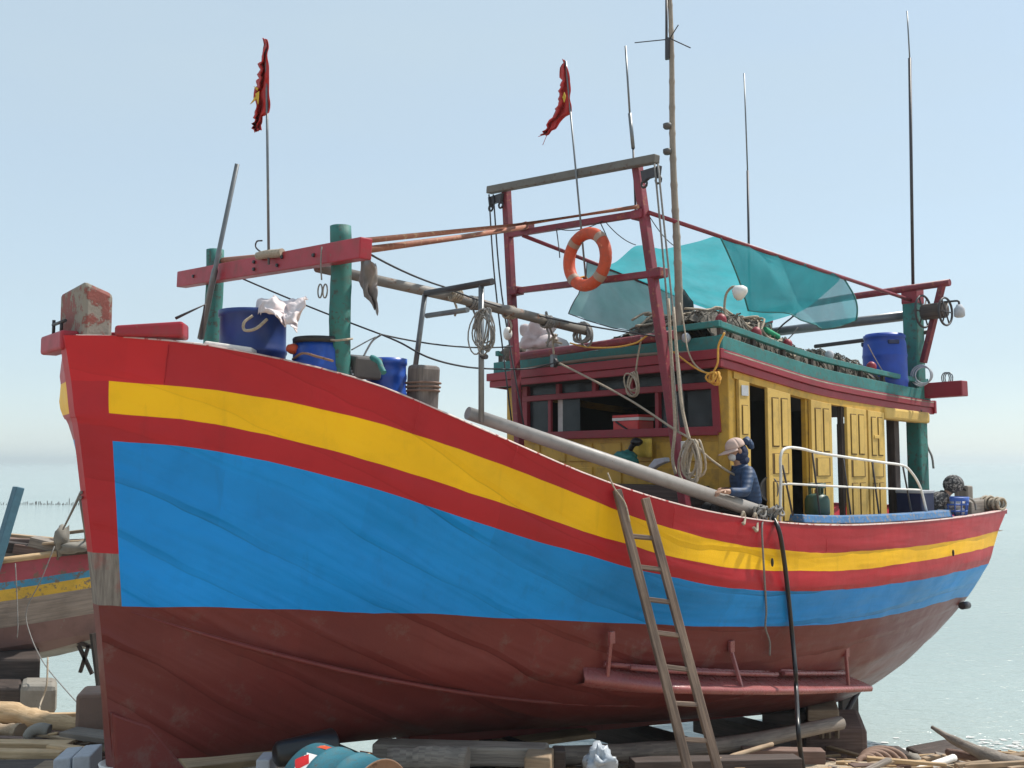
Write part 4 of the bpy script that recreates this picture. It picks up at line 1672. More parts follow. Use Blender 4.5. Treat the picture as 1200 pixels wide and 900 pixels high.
# gantry falls
for (xa, ya), (xm, ym), (xb, yb), lab in (((573, 228), (580, 330), (600, 498), 'outer dark rope hanging down from the left end of the gantry beam'),
                                         ((578, 228), (588, 345), (614, 500), 'inner dark rope hanging down from the left end of the gantry beam'),
                                         ((767, 192), (777, 300), (795, 505), 'dark rope falling from the right end of the gantry beam beside its leg'),
                                         ((771, 192), (782, 300), (801, 480), 'outermost dark rope falling from the right end of the gantry beam')):
    rope('fall_rope', lab, [PU(xa, ya, GU - .1), PU(xm, ym, GU - .12), PU(xb, yb, GU - .14)], .010, M['ropeg'] if xa > 600 else M['wire'])
rope('thick_rope', 'pale thick rope along the front of the right gantry leg', [PU(783, 350, GU - .12), PU(788, 440, GU - .14), PU(791, 500, GU - .16), PU(788, 535, GU - .16), PU(792, 556, GU - .16)], .016, M['rope'])
rope('thick_rope', 'pale thick rope from the right gantry leg down to the hanging coil', [PU(789, 360, GU - .12), PU(797, 460, GU - .16), PU(804, 500, GU - .18), PU(808, 515, GU - .18)], .016, M['rope'])


def coil(name, label, px, py, u, rx, rz, n, r, mat, tilt=.2, cat='rope coil', seed=0):
    rr = random.Random(seed)
    c = PU(px, py, u)
    g = MB()
    for k in range(n):
        a = rx * rr.uniform(.6, 1.05)
        b_ = rz * rr.uniform(.75, 1.05)
        off = V * rr.uniform(-.4, .4) * rx + U * rr.uniform(-.03, .03)
        tl = rr.uniform(-tilt, tilt)
        pts = []
        for i in range(18):
            t_ = i * math.pi / 9
            x_, z_ = a * math.sin(t_) * (1 - .35 * math.cos(t_)), b_ * math.cos(t_) - (b_ - rz)
            pts.append(c + off + V * (x_ * math.cos(tl) - z_ * math.sin(tl)) + Z * (z_ * math.cos(tl) + x_ * math.sin(tl)) + U * (.015 * math.sin(t_ * 2 + k)))
        g.tube(pts, r, 6, closed=True)
    return tag(g.build(name, mat, origin=c), label, cat)


coil('rope_coil', 'thick pale rope coil hanging on the right gantry leg below the windows', 811, 542, GU - .15, .10, .20, 9, .0115, M['rope'], .14, seed=1)
coil('rope_coil', 'small tan rope coil hanging in front of the wheelhouse windows', 743, 450, GU + .1, .07, .12, 5, .0085, M['rope'], .7, seed=2)
coil('rope_coil', 'dark tangle of thin cord hanging on the pipe frame', 566, 388, 2.12, .10, .17, 10, .006, M['ropeg'], .6, seed=3)
coil('rope_coil', 'orange rope coil hung at the right corner of the windows', 836, 443, 4.9, .05, .06, 5, .011, M['ropeo'], .8, seed=4)
coil('rope_coil', 'grey rope turns hanging over the end of the long boom', 683, 393, 4.68, .10, .13, 6, .013, M['ropeg'], .3, seed=5)
rope('hang_cord', 'tan cord from which the small coil hangs before the windows', [PU(752, 395, GU + .1), PU(748, 415, GU + .1), PU(745, 436, GU + .1)], .010, M['rope'], 'cord')
rope('orange_line', 'orange rope sagging from the roof front to the orange coil', [PU(789, 412, 4.85), PU(806, 425, 4.85), PU(822, 435, 4.86), PU(836, 438, 4.88)], .009, M['ropeo'])
rope('orange_line', 'orange rope dropping from the roof corner to the orange coil', [PU(849, 390, 4.85), PU(842, 405, 4.85), PU(841, 425, 4.86), PU(836, 436, 4.88)], .010, M['ropeo'])
rope('orange_line', 'yellowish line draped along the roof front rail', [PU(668, 402, 4.7), PU(690, 407, 4.7), PU(720, 407, 4.7), PU(745, 402, 4.7), PU(760, 392, 4.72)], .009, M['ropeo'])
rope('long_rope', 'tan rope slanting from the hanging pulley block across the windows to the side rail',
     [PU(656, 426, 4.6), PU(690, 443, 4.6), PU(740, 470, 4.6), PU(790, 503, 4.58), PU(808, 514, 4.58), PU(830, 536, 4.7), PU(856, 554, 5.0), PU(876, 562, 5.2)], .011, M['rope'])
rope('cord', 'thin grey cord from the roof corner down beside the right gantry leg', [PU(797, 355, 4.9), PU(802, 385, 4.85), PU(806, 410, 4.8), PU(815, 428, 4.85), PU(832, 440, 4.88)], .008, M['rope'], 'cord')
# pulley block hanging at the roof edge
t = thing('pulley_block', 'dark pulley block hanging on rope at the wheelhouse roof edge', 'pulley', PU(649, 424, 4.6))
g = MB()
q = PU(649, 425, 4.6)
g.lathe(q - U * .02, [(0, .05), (.04, .05)], axis=U, n=14)
g.build('sheave', M['pipedark'], t)
g = MB()
for k in (-1, 1):
    g.beam(q + Z * .085 + U * .025 * k, q - Z * .05 + U * .025 * k, .05, .008, up=U)
g.build('cheek', M['pipegrey'], t, bevel=.004)
g = MB()
g.tube(crom([q + Z * .08, PU(648, 405, 4.6), PU(647, 395, 4.6)], 4), .012, 6)
for k in range(5):
    g.tube([PU(640 + k * 3, 402 - (k % 2) * 4, 4.58) + U * .02 * k, PU(652 - k, 392 + k * 2, 4.62)], .013, 6)
g.build('rope_knot', M['rope'], t)
rope('sling', 'grey rope sling from the long boom to the pulley block', [PU(640, 366, 4.2), PU(643, 380, 4.4), PU(648, 393, 4.6)], .014, M['ropeg'])
for i, (x_, y_, u_) in enumerate(((533, 345, 2.95), (555, 355, 3.25), (597, 366, 3.7), (641, 377, 4.15))):
    g = MB()
    c = PU(x_, y_, u_)
    ax = (PU(690, 388, 4.72) - PU(372, 313, 1.35)).normalized()
    e1 = ax.cross(Z).normalized()
    e2 = e1.cross(ax)
    for k in range(4):
        cc = c + ax * (.03 * k - .045)
        g.tube([cc + (e1 * math.cos(t_) + e2 * math.sin(t_)) * (.058 + .005 * math.sin(3 * t_ + k)) for t_ in [j * math.pi / 7 for j in range(14)]], .012, 5, closed=True)
    g.tube(crom([c - e2 * .07, c - Z * .14 + V * .03, c - Z * (.2 + .05 * (i % 2))], 4), .011, 5)
    tag(g.build('boom_lashing', M['ropeg' if i % 2 else 'rope'], origin=c),
        ('rope lashing on the long boom where the dark frame bar crosses', 'rope lashing on the long boom right of the pipe frame', 'rope lashing on the long boom just left of the gantry leg',
         'thick rope lashing on the long boom above the pulley block')[i], 'rope lashing')
# white float on a cord
t = thing('float', 'pale oval float hanging under the long boom by the left gantry leg', 'float', PU(595, 400, 4.5))
MB().ball(PU(595, 391, 4.5), .05, .05, .075).build('bulb', M['foam'], t)
MB().tube([PU(594, 368, 4.5), PU(595, 384, 4.5)], .006, 5).build('cord', M['wire'], t)

# --- lifebuoy hung in the gantry
lc = PU(688, 304, GU - .14)
lb = thing('lifebuoy', 'orange lifebuoy with grey tape bands hanging in the red gantry', 'lifebuoy', lc - Z * .34)
ltilt = .12
e1 = (V * math.cos(.0) + Z * .06).normalized()
e2 = (Z - e1 * Z.dot(e1)).normalized()
NR = 48
for seg, mat, nm, ro in (('ring', M['orange'], 'ring', .062), ):
    pts = [lc + (e1 * math.cos(t_) + e2 * math.sin(t_)) * .265 for t_ in [k * 2 * math.pi / NR for k in range(NR)]]
    MB().tube(pts, ro, 14, closed=True).build(nm, mat, lb)
for a0 in (40, 130, 220, 310):
    pts = [lc + (e1 * math.cos(t_) + e2 * math.sin(t_)) * .265 for t_ in [R(a0 - 7 + 14 * k / 6) for k in range(7)]]
    MB().tube(pts, .0645, 14, caps=False).build('tape_band', M['tape'], lb)
rope('hang_cord', 'cord that holds the lifebuoy at its left side', [PU(652, 268, GU), PU(655, 290, GU - .08), PU(656, 302, GU - .1)], .006, M['wire'], 'cord')
rope('hang_cord', 'cord that holds the lifebuoy at its right side', [PU(704, 262, GU), PU(710, 275, GU - .08), PU(714, 287, GU - .1)], .006, M['wire'], 'cord')
g = MB()
for k in range(4):
    c = PU(683, 331, GU) + V * (.014 * k - .02)
    g.tube([c + (U * math.cos(t_) + Z * math.sin(t_)) * .06 for t_ in [j * math.pi / 6 for j in range(12)]], .008, 5, closed=True)
tag(g.build('pole_lashing', M['ropeo'], origin=PU(683, 331, GU)), 'orange lashing that ties the flag pole to the lower gantry rail', 'rope lashing')

rope('tie_line', 'thin line from the gantry rail to the front peak of the cyan awning', sag(PU(708, 258, GU), PL(745, 287, (5.0, -.3), (6.0, 1.0)), .04), .005, M['wire'], 'line', smooth=0)
rope('tie_line', 'thin line from the right gantry leg to the awning front edge', sag(PU(762, 255, GU), PL(790, 288, (5.0, .2), (6.0, 1.1)), .03), .005, M['wire'], 'line', smooth=0)
rope('tie_line', 'thin line tied along the gantry rail above the lifebuoy', sag(PU(652, 268, GU - .04), PU(706, 259, GU - .04), .05), .005, M['wire'], 'line', smooth=0)
# --- masts and antennas
a_, b_ = PU(796, 402, 5.05), PU(784, -14, 5.05)
t = thing('bamboo_mast', 'tall bamboo radio mast rising past the top of the picture beside the gantry', 'mast', a_)
pts = [a_.lerp(b_, i / 16) for i in range(17)]
g = MB()
fine = []
rs = []
for i in range(97):
    k = i / 96
    fine.append(a_.lerp(b_, k) + V * .012 * math.sin(k * 9))
    nod = 1.16 if i % 7 == 0 else 1
    rs.append(lerp(.042, .022, k) * nod)
g.tube(fine, rs, 8)
g.build('mast_pole', M['bamboo'], t)
g = MB()
g.tube([PU(781, 70, 5.02), PU(781, -14, 5.02)], .014, 6)
g.build('aerial', M['pipedark'], t)
for a2, b2 in (((783, 46), (744, 50)), ((785, 45), (795, 29)), ((785, 45), (809, 56))):
    MB().tube([PU(*a2, 5.0), PU(*b2, 5.0)], .006, 5).build('aerial_arm', M['pipedark'], t)
for y_ in (148, 178):
    g = MB()
    g.lathe(PU(782, y_ + 3, 5.0), [(0, .03), (.02, .045), (.05, .045), (.06, .02)], n=10)
    g.build('insulator', M['greyplastic'], t)
g = MB()
g.beam(PU(783, 69, 5.02), PU(783, 45, 5.02), .04, .05)
g.build('aerial_clamp', M['pipedark'], t)


def antenna(label, p, u, r, cols, cat='antenna'):
    pts = [PU(x_, y_, u) for x_, y_ in p]
    t = thing('antenna', label, cat, pts[0])
    for i, (a, b) in enumerate(zip(pts, pts[1:])):
        MB().tube([a, b], r[i], 6).build('rod', cols[i], t)
    return t


antenna('thin two-part whip antenna standing up from the right end of the gantry beam', [(745, 252), (742, 174), (738, 133), (733, 54)], GU + .06, [.011, .02, .011], [M['pipedark'], M['pipegrey'], M['pipegrey']])
antenna('slim whip antenna rising behind the middle of the cyan awning', [(879, 380), (876, 200), (872, 86)], 8.2, [.016, .010], [M['pipedark'], M['pipegrey']])
antenna('tall dark whip antenna on top of the stern mast', [(1070, 340), (1066, 68), (1063, 13)], MU, [.020, .009], [M['pipedark'], M['pipegrey']])

# --- awning: cyan shade net stretched between the two long poles
def pole_at(pole, px):
    lo, hi = 0.0, 1.0
    for _ in range(40):
        m_ = (lo + hi) / 2
        q = pole[0].lerp(pole[1], m_)
        x_ = 600 + F_PX * q.x / (q.y * math.cos(PITCH) + (q.z - CAM_H) * math.sin(PITCH))
        if x_ < px:
            lo = m_
        else:
            hi = m_
    return pole[0].lerp(pole[1], (lo + hi) / 2)


aw = thing('shade_awning', 'torn cyan shade net awning stretched over the wheelhouse roof', 'awning', pole_at(PPOLE, 843) - Z * .8)
n1, n2 = 14, 16
_a, _b2 = pole_at(SPOLE, 706), pole_at(PPOLE, 842)
edge = [(0.0, 0.0)]
for x_, y_ in ((722, 308), (745, 287), (760, 288), (776, 293), (800, 288), (822, 283)):
    q = PL(x_, y_, uv(_a)[:2], uv(_b2)[:2])
    t_ = (Vector((q.x, q.y)) - Vector((_a.x, _a.y))).length / (Vector((_b2.x, _b2.y)) - Vector((_a.x, _a.y))).length
    edge.append((t_, q.z - lerp(_a.z, _b2.z, t_)))
edge.append((1.0, 0.0))
P = []
for i in range(n1 + 1):
    s_ = i / n1
    a = pole_at(SPOLE, lerp(706, 840, s_))
    b = pole_at(PPOLE, lerp(840, 988, s_))
    row = []
    for k in range(n2 + 1):
        t_ = k / n2
        q = a.lerp(b, t_)
        q -= Z * (.32 * 4 * t_ * (1 - t_) * min(1, s_ * 1.6))
        q += Z * table(edge, t_) * max(0, 1 - s_ * 1.3) ** 1.5
        q += Z * .012 * math.sin(t_ * 17 + s_ * 5) * s_
        row.append(q)
    P.append(row)
MB().grid(P).build('awning_sheet', M['canopy'], aw, sub=1)
# flap hanging on the port side
bot = [(843, 279, 0), (876, 366, 0)]
botc = [(876, 364), (893, 366), (910, 366), (925, 368), (940, 375), (954, 381), (966, 385), (980, 383), (992, 380), (1000, 376)]
P = []
n = len(botc)
for i in range(n):
    s_ = i / (n - 1)
    a = pole_at(PPOLE, lerp(843, 991, s_))
    vv = uv(a)[1]
    b = PV(*botc[i], vv - .05)
    row = []
    for k in range(11):
        t_ = k / 10
        row.append(a.lerp(b, t_) + V * (.10 * math.sin(math.pi * t_) * math.sin(s_ * 7) + .03 * math.sin(s_ * 30 + t_ * 3)))
    P.append(row)
MB().grid(P).build('side_flap', M['canopyw'], aw)
g = MB()
g.tube(crom([P[0][k] + V * .008 for k in range(11)], 2), .010, 5)
g.tube(crom([P[-1][k] + V * .008 for k in range(11)], 2), .010, 5)
g.tube(crom([P[k][-1] for k in range(n)], 2), .007, 5)
g.build('hem_cord', M['teal'], aw)
# front panel hanging below the starboard pole
top = [(688, 309), (710, 320), (735, 329), (760, 338), (782, 346), (798, 352)]
btm = [(668, 368), (690, 376), (715, 383), (740, 388), (770, 388), (792, 386)]
P = []
for i in range(6):
    a = pole_at(SPOLE, top[i][0])
    ua_ = uv(a)[0]
    b = PU(*btm[i], lerp(5.15, ua_, .5))
    P.append([a.lerp(b, k / 8) + U * .05 * math.sin(i * 1.7 + k * .5) for k in range(9)])
P = crumple(P, 5, .025, 5)
MB().grid(P).build('front_panel', M['canopyg'], aw)
P = [[r_[k * 5] for k in range(9)] for r_ in P[::5]]
g = MB()
g.tube([P[i][-1] for i in range(6)], .006, 5)
g.tube([P[0][k] for k in range(9)], .006, 5)
g.build('panel_hem', M['wire'], aw)
# bunched net tied at the foot
g = MB()
g.ball(PU(801, 366, 6.2), .10, .1, .26, jit=.5)
tag(g.build('net_bundle', M['wire'], origin=PU(801, 366, 6.2)), 'black bundle of netting hanging behind the bamboo mast', 'net')

# --- fishing nets heaped on the roof
NU0, NU1 = 5.15, 9.0
hgt = [(5.05, .26), (5.3, .40), (5.9, .44), (6.5, .36), (7.2, .31), (8.0, .29), (8.6, .23), (9.0, .12)]
P = []
for i in range(121):
    u_ = lerp(NU0 - .1, NU1, i / 120)
    row = []
    for k in range(49):
        t_ = k / 48
        v_ = lerp(-.35, roof_v(u_) - .14, t_)
        env = min(1, (1 - t_) * 14) ** .4 * min(1, t_ * 2.4) ** .8
        h = table(hgt, u_) * env * (1 + .45 * noise.noise(Vector((u_ * 3, v_ * 3, 2))) + .22 * noise.noise(Vector((u_ * 9, v_ * 9, 7)))) + env * .03 * noise.noise(Vector((u_ * 30, v_ * 30, 1)))
        row.append(B(u_, v_, roof_z(u_) + .01 + h))
    P.append(row)
nets = thing('fishing_net', 'heap of brown fishing nets piled along the wheelhouse roof rail', 'fishing net', B(7, .6, roof_z(7)))
MB().grid(P).build('net_heap', M['net'], nets)
nb = MB()
rr = random.Random(11)


def net_pt(u_, t_):
    u_ = min(max(u_, NU0 - .1), NU1)
    i = (u_ - NU0 + .1) / (NU1 - NU0 + .1) * 120
    a = min(119, int(i))
    k = min(47, int(t_ * 48))
    return P[a][k].lerp(P[a + 1][k], i - a).lerp(P[a][k + 1].lerp(P[a + 1][k + 1], i - a), t_ * 48 - k)


for c_ in range(900):
    u_ = rr.uniform(NU0, NU1 - .1)
    t_ = rr.uniform(.25, .97)
    du, dt = rr.uniform(-.25, .25), rr.uniform(-.12, .12)
    L_ = rr.uniform(.6, 1.6)
    pts = []
    for k in range(6):
        uu = u_ + du * k * L_ / 3 + rr.uniform(-.06, .06)
        tt = min(.99, max(.05, t_ + dt * k / 3 + rr.uniform(-.05, .05)))
        pts.append(net_pt(uu, tt) + Z * rr.uniform(.0, .05) + V * rr.uniform(0, .02))
    nb.tube(crom(pts, 3), rr.choice([.004, .006, .009]), 4, caps=False)
tag(nb.build('net_cords', M['net'], nets), kind='stuff')
rr = random.Random(5)
tb = MB()
for c_ in range(26):
    pts = []
    u_ = rr.uniform(5.0, 5.4)
    dv = rr.uniform(.15, .9)
    for k in range(7):
        uu = u_ + k * rr.uniform(.16, .24)
        pts.append(net_pt(uu, min(.97, .3 + dv * .55 + .06 * k * rr.uniform(.2, 1))) + Z * (.03 + .05 * math.sin(k * .9 + c_) + .03 * (k < 3)))
    tb.tube(crom(pts, 4), .013, 5)
tag(tb.build('rope_bundle', M['rope'], origin=net_pt(5.3, .7)), 'thick tan head ropes lying over the front of the net heap', 'rope')
fl = (((845, 375), 'red', 'dark red float at the front corner of the net heap', .055), ((886, 390), 'red', 'dark red float in the middle of the tan ropes on the net heap', .055),
      ((923, 403), 'red', 'dark red float beyond the green net patch on the heap', .05), ((1021, 430), 'red', 'dark red float at the stern end of the net heap by the blue drum', .06),
      ((972, 416), 'foamgrey', 'pale blue float on the stern half of the net heap', .05), ((804, 396), 'foamgrey', 'pale blue float at the front corner of the teal roof board', .045))
for (x_, y_), mt, lab, r_ in fl:
    q = PL(x_, y_, (5.0, 1.6), (9.0, 1.28)) if x_ > 830 else PU(x_, y_, 4.92)
    tag(MB().ball(q, r_, r_, r_ * 1.1, jit=.1).build('net_float', M['deckred'] if mt == 'red' else M['foamgrey'], origin=q), lab, 'float', 'net floats on the roof')
rope('green_net_strand', 'bright green net strand lying in the net heap', [PL(896, 386, (5, 1.5), (9, 1.2)), PL(905, 391, (5, 1.5), (9, 1.2)), PL(912, 395, (5, 1.5), (9, 1.2))], .03, plain('green_net', (.01, .25, .12), .8), 'net')
# bags on the roof by the left gantry leg
g = MB()
q = PU(632, 398, 5.15)
g.ball(q, .24, .16, .19, n=28, m=20, jit=1.0)
tag(g.build('sack', M['cloth'], origin=q), 'pale pinkish plastic sack on the roof front behind the boom', 'sack')
q = PU(604, 412, 5.1)
tag(MB().ball(q, .16, .14, .11, jit=.6).build('net_bundle', M['net'], origin=q), 'dark bundle of netting on the left roof corner', 'net')

# --- drum on the roof
p = PU(1036, 392, 9.0)
dz = p.z
rad, h = .262, .82
base = Vector((p.x, p.y, dz - h))
t = thing('roof_drum', 'tall dark blue plastic drum standing on the wheelhouse roof by the stern mast', 'drum', base)
g = MB()
prof = [(0, rad * .9), (.03, rad * .96), (.2, rad * 1.0), (.22, rad * 1.025), (.25, rad * 1.025), (.27, rad), (.52, rad * 1.0), (.535, rad * 1.02), (.555, rad * 1.02), (.57, rad), (.70, rad * .97),
        (.76, rad * .90), (.765, rad * .95), (.80, rad * .95), (.805, rad * .88), (.82, rad * .86), (.82, .01)]
g.lathe(base, prof, n=36, cap1=False)
g.build('body', M['drumblue'], t)
for k, an in enumerate((0.0, 2.1, 4.2)):
    d_ = Vector((math.cos(an - 1.5), math.sin(an - 1.5), 0))
    g = MB()
    g.box(base + d_ * (rad * .95) + Z * .70, d_ * .02, d_.cross(Z) * .07, Z * .025)
    g.build('grip_recess', M['navy'], t, bevel=.01)
rope('thin_cord', 'thin pale cord slanting across the roof drum', [PL(1017, 404, (8.6, 1.23), (9.4, 1.19)), PL(1026, 421, (8.7, 1.24), (9.4, 1.2)), PL(1038, 441, (8.9, 1.26), (9.4, 1.22))], .006, M['rope'], 'cord')

# --- lamps
def bulb_lamp(label, arm, c, r, u):
    t = thing('work_lamp', label, 'lamp', PU(*arm[0], u))
    MB().tube(crom([PU(x_, y_, u) for x_, y_ in arm], 5), .013, 6).build('lamp_arm', M['rope'] if u < 6 else M['pipedark'], t)
    return t


t = bulb_lamp('white round lamp on a bent stem above the front of the net heap', [(851, 378), (849, 360), (851, 345), (857, 337), (862, 336)], None, 0, 5.5)
q = PU(866, 343, 5.5)
g = MB()
g.lathe(q + Vector((-.05, .0, .045)), [(0, .03), (.03, .055), (.06, .075), (.10, .08), (.125, .06), (.13, .01)], axis=Vector((.62, -.3, -.55)), n=18)
g.build('lamp_head', M['white'], t)
t = bulb_lamp('small caged lamp on an arm at the far right of the stern mast', [(1106, 354), (1116, 353), (1123, 353), (1124, 358)], None, 0, MU - .16)
q = PU(1124, 357, MU - .16)
g = MB()
g.lathe(q, [(0, .03), (-.03, .045), (-.05, .062), (-.14, .062), (-.155, .04), (-.155, .01)], n=14)
g.build('lamp_head', M['foamgrey'], t)
# odd cables among the stern spars
rope('cable', 'dark cable looping from the stern crossbar to the stern boom', [PU(938, 352, MU), PU(934, 365, MU), PU(928, 372, MU), PU(918, 380, MU), PU(906, 392, MU)], .012, M['wire'], 'cable')
rope('cable', 'thin grey cable hanging under the stern boom above the roof', [PU(912, 385, MU), PU(908, 400, MU), PU(905, 425, MU)], .008, M['ropeg'], 'cable')
rope('cable', 'slack cable from the stern boom to the lower stern rail', [PU(935, 384, MU), PU(925, 396, MU), PU(910, 406, MU), PU(890, 412, MU)], .008, M['ropeg'], 'cable')
rope('rope_end', 'dark rope end dangling beside the aft roof post', [PU(1084, 492, 9.6), PU(1086, 520, 9.62), PU(1092, 535, 9.62), PU(1094, 549, 9.62)], .013, M['ropeg'])
g = MB()
for k in range(3):
    c = PU(1066 + k * 6, 487, 9.4)
    g.tube([c + (U * .3 * math.cos(t_) + V * .2 * math.cos(t_) + Z * math.sin(t_)) * .075 for t_ in [j * math.pi / 6 for j in range(12)]], .012, 5, closed=True)
tag(g.build('rope_lashing', M['wire'], origin=PU(1072, 487, 9.4)), 'dark rope lashing round the yellow beam end under the aft roof', 'rope lashing')
g = MB()
for k in range(3):
    c = PU(1108 + k * 2, 443, 9.62)
    g.tube([c + (V * math.cos(t_) * .05 + Z * math.sin(t_) * .07) for t_ in [j * math.pi / 6 for j in range(12)]], .007, 5, closed=True)
tag(g.build('wire_loop', M['pipegrey'], origin=PU(1108, 443, 9.62)), 'grey wire loop standing on the red stern crossbeam end', 'wire')

# --- spar lying along the port rail
a_, b_ = PL(548, 484, (2.1, 1.5), (5.1, 1.94)), PL(889, 600, (2.1, 1.5), (5.1, 1.94))
tag(MB().tube([a_, a_.lerp(b_, .5), b_], [.050, .058, .066], 14).build('spar', M['spar'], origin=a_), 'long pale grey spar lying along the port rail in front of the wheelhouse', 'spar')

# --- things before the wheelhouse front
q = PU(733, 538, 4.85)
tag(MB().ball(q, .12, .1, .1, jit=.5, n=16, m=10).build('bag', M['bag'], origin=q), 'teal plastic bag lying below the wheelhouse windows', 'bag')
P = [[PU(lerp(742, 764, k / 5), lerp(514, 536, i / 4), 5.12 + .02 * math.sin(k * 2.5)) for k in range(6)] for i in range(5)]
tag(MB().grid(P).build('sack', M['yelsack'], origin=P[0][0], solid=.01), 'yellow woven sack hanging on the wall below the windows', 'sack')
q = PU(746, 518, 5.0)
g = MB()
g.ball(q, .065, .05, .045, jit=.3)
g.tube(crom([q, PU(739, 526, 5.0), PU(737, 545, 5.0), PU(741, 556, 5.0)], 4), .028, 6)
tag(g.build('hung_tool', M['hose'], origin=q), 'black hose nozzle hanging on the wall below the windows', 'tool')
g = MB()
pr = [(757, 549), (766, 538), (779, 536), (780, 541), (769, 546), (760, 553)]
pts = [PU(x_, y_, 4.75) for x_, y_ in pr]
g.prism(pts, [p + U * .07 for p in pts])
tag(g.build('wood_scrap', M['foamgrey'], origin=pts[0], bevel=.01), 'pale pointed piece of board lying behind the grey spar', 'board')
g = MB()
g.box(B(4.98, .55, 1.80), U * .18, V * .85, Z * .27)
tag(g.build('fish_chest', M['darkwood'], origin=B(4.98, .55, 1.53), bevel=.01), 'dark wooden chest against the wheelhouse front, behind the spar', 'chest')
g = MB()
g.beam(PU(801, 517, 4.6) , PU(801, 536, 4.6), .045, .03)
tag(g.build('paddle_blade', M['white'], origin=PU(801, 536, 4.6), bevel=.006), 'small white board tied to the foot of the right gantry leg', 'board')

# red cooler behind the open window
t = thing('cooler_box', 'red cooler box with a white lid line inside the open wheelhouse window', 'cooler', PU(748, 508, 5.55))
va, vb = uv(PU(734, 495, 5.45))[1], uv(PU(764, 495, 5.45))[1]
zc = 2.555
g = MB()
g.box(B(5.36, (va + vb) / 2, zc + .09), U * .12, V * ((vb - va) / 2), Z * .09)
g.build('body', M['rcooler'], t, bevel=.012)
g = MB()
g.box(B(5.36, (va + vb) / 2, zc + .195), U * .125, V * ((vb - va) / 2 + .008), Z * .016)
g.build('lid_edge', M['white'], t, bevel=.004)
g = MB()
g.box(B(5.36, (va + vb) / 2, zc + .225), U * .125, V * ((vb - va) / 2 + .006), Z * .015)
g.build('lid', M['rcooler'], t, bevel=.008)
g = MB()
g.tube(crom([B(5.235, va + .05, zc + .17), B(5.232, (va + vb) / 2, zc + .1), B(5.235, vb - .06, zc + .04)], 5), .01, 6)
g.build('strap', M['hose'], t)

# --- gas bottle by the side rail
q = PL(958, 603, (5.4, 1.80), (9, 1.55))
t = thing('gas_bottle', 'dark green gas bottle standing behind the white side railing', 'gas bottle', Vector((q.x, q.y, q.z)))
sc = 1.0
dpt = q.y
pxm = dpt / F_PX
rad = 14.2 * pxm
bz = q.z - .02
g = MB()
hgt_ = 25 * pxm
g.lathe(Vector((q.x, q.y, bz)), [(0, rad * .8), (.03, rad), (hgt_ * .75, rad), (hgt_ * .95, rad * .86), (hgt_ * 1.06, rad * .45), (hgt_ * 1.08, .01)], n=28, cap1=False)
g.build('body', M['gas'], t)
g = MB()
for k in range(3):
    an = k * 2 * math.pi / 3 + .5
    g.beam(Vector((q.x + math.cos(an) * rad * .55, q.y + math.sin(an) * rad * .55, bz + hgt_ * .95)), Vector((q.x + math.cos(an) * rad * .62, q.y + math.sin(an) * rad * .62, bz + hgt_ * 1.45)), .03, .012)
g.lathe(Vector((q.x, q.y, bz + hgt_ * 1.32)), [(0, rad * .68), (.05, rad * .72), (.05, rad * .64), (0, rad * .62)], n=24, cap0=False, cap1=False)
g.build('collar', M['gas'], t)
g = MB()
g.lathe(Vector((q.x, q.y, bz + hgt_ * 1.05)), [(0, .025), (.04, .025), (.05, .015), (.07, .015)], n=10)
g.build('valve', M['rust'], t)

# --- blue box, basket and stern gear
q = PL(1073, 603, (8.6, 1.45), (9.4, 1.4))
g = MB()
g.box(q + Z * .12, (U * .9 + V * .1).normalized() * .13, V * .16, Z * .145)
t = thing('ice_box', 'navy blue ice box on deck at the foot of the stern mast', 'ice box', q)
g.build('body', M['navy'], t, bevel=.015)
g = MB()
g.box(q + Z * .275, (U * .9 + V * .1).normalized() * .135, V * .165, Z * .018)
g.build('lid', M['foamgrey'], t, bevel=.008)
q = PL(1116, 607, (9.3, 1.62), (10.6, 1.42))
t = thing('basket', 'blue plastic basket with white contents on the port stern rail', 'basket', q)
bm = MB()
r0, r1, hh = .155, .19, .24
for k in range(4):
    z_ = hh * k / 3
    r_ = lerp(r0, r1, k / 3)
    bm.tube([q + Z * (z_ + .01) + Vector((math.cos(a), math.sin(a), 0)) * r_ for a in [i * math.pi / 14 for i in range(28)]], .011, 5, closed=True)
for k in range(14):
    a = k * math.pi / 7
    d_ = Vector((math.cos(a), math.sin(a), 0))
    bm.tube([q + d_ * r0, q + d_ * r1 + Z * hh], .009, 5)
bm.lathe(q, [(0, r0), (.012, r0)], n=20)
bm.lathe(q + Z * (hh - .03), [(0, r1), (.045, r1 + .012), (.045, r1 - .01)], n=28, cap0=False, cap1=False)
bm.build('basket_frame', M['basket'], t)
g = MB()
for k in range(7):
    a = k * .9
    g.ball(q + Vector((math.cos(a) * .08, math.sin(a) * .08, .08 + .018 * k)), .075, .07, .06, jit=.5, n=8, m=6)
tag(g.build('plastic_bags', M['white'], origin=q), 'white plastic bags stuffed in the blue basket at the stern', 'plastic bags')
q = PL(1129, 585, (10.2, 1.2), (11.2, 1.0))
MB().beam(q - Z * .35, PL(1129, 569, (10.2, 1.2), (11.2, 1.0)), .19, .17, up=U).build('stern_bitt', M['greywood'], boat, bevel=.02)
a_, b_ = PL(1128, 592, (10.4, 1.35), (11.5, 1.1)), PL(1162, 588, (10.4, 1.35), (11.5, 1.1))
MB().beam(a_ - Z * .04, b_ - Z * .02, .22, .18).build('stern_timber', M['greywood'], boat, bevel=.02)
g = MB()
rr = random.Random(3)
c = PL(1163, 592, (10.9, 1.40), (11.5, 1.3))
for k in range(9):
    rx = rr.uniform(.10, .17)
    pts = [c + U * (math.cos(t_) * rx + rr.uniform(-.01, .01)) + Z * (math.sin(t_) * rx * .6 + .02) + V * (.03 * k - .12) for t_ in [i * math.pi / 8 for i in range(16)]]
    g.tube(pts, .018, 5, closed=True)
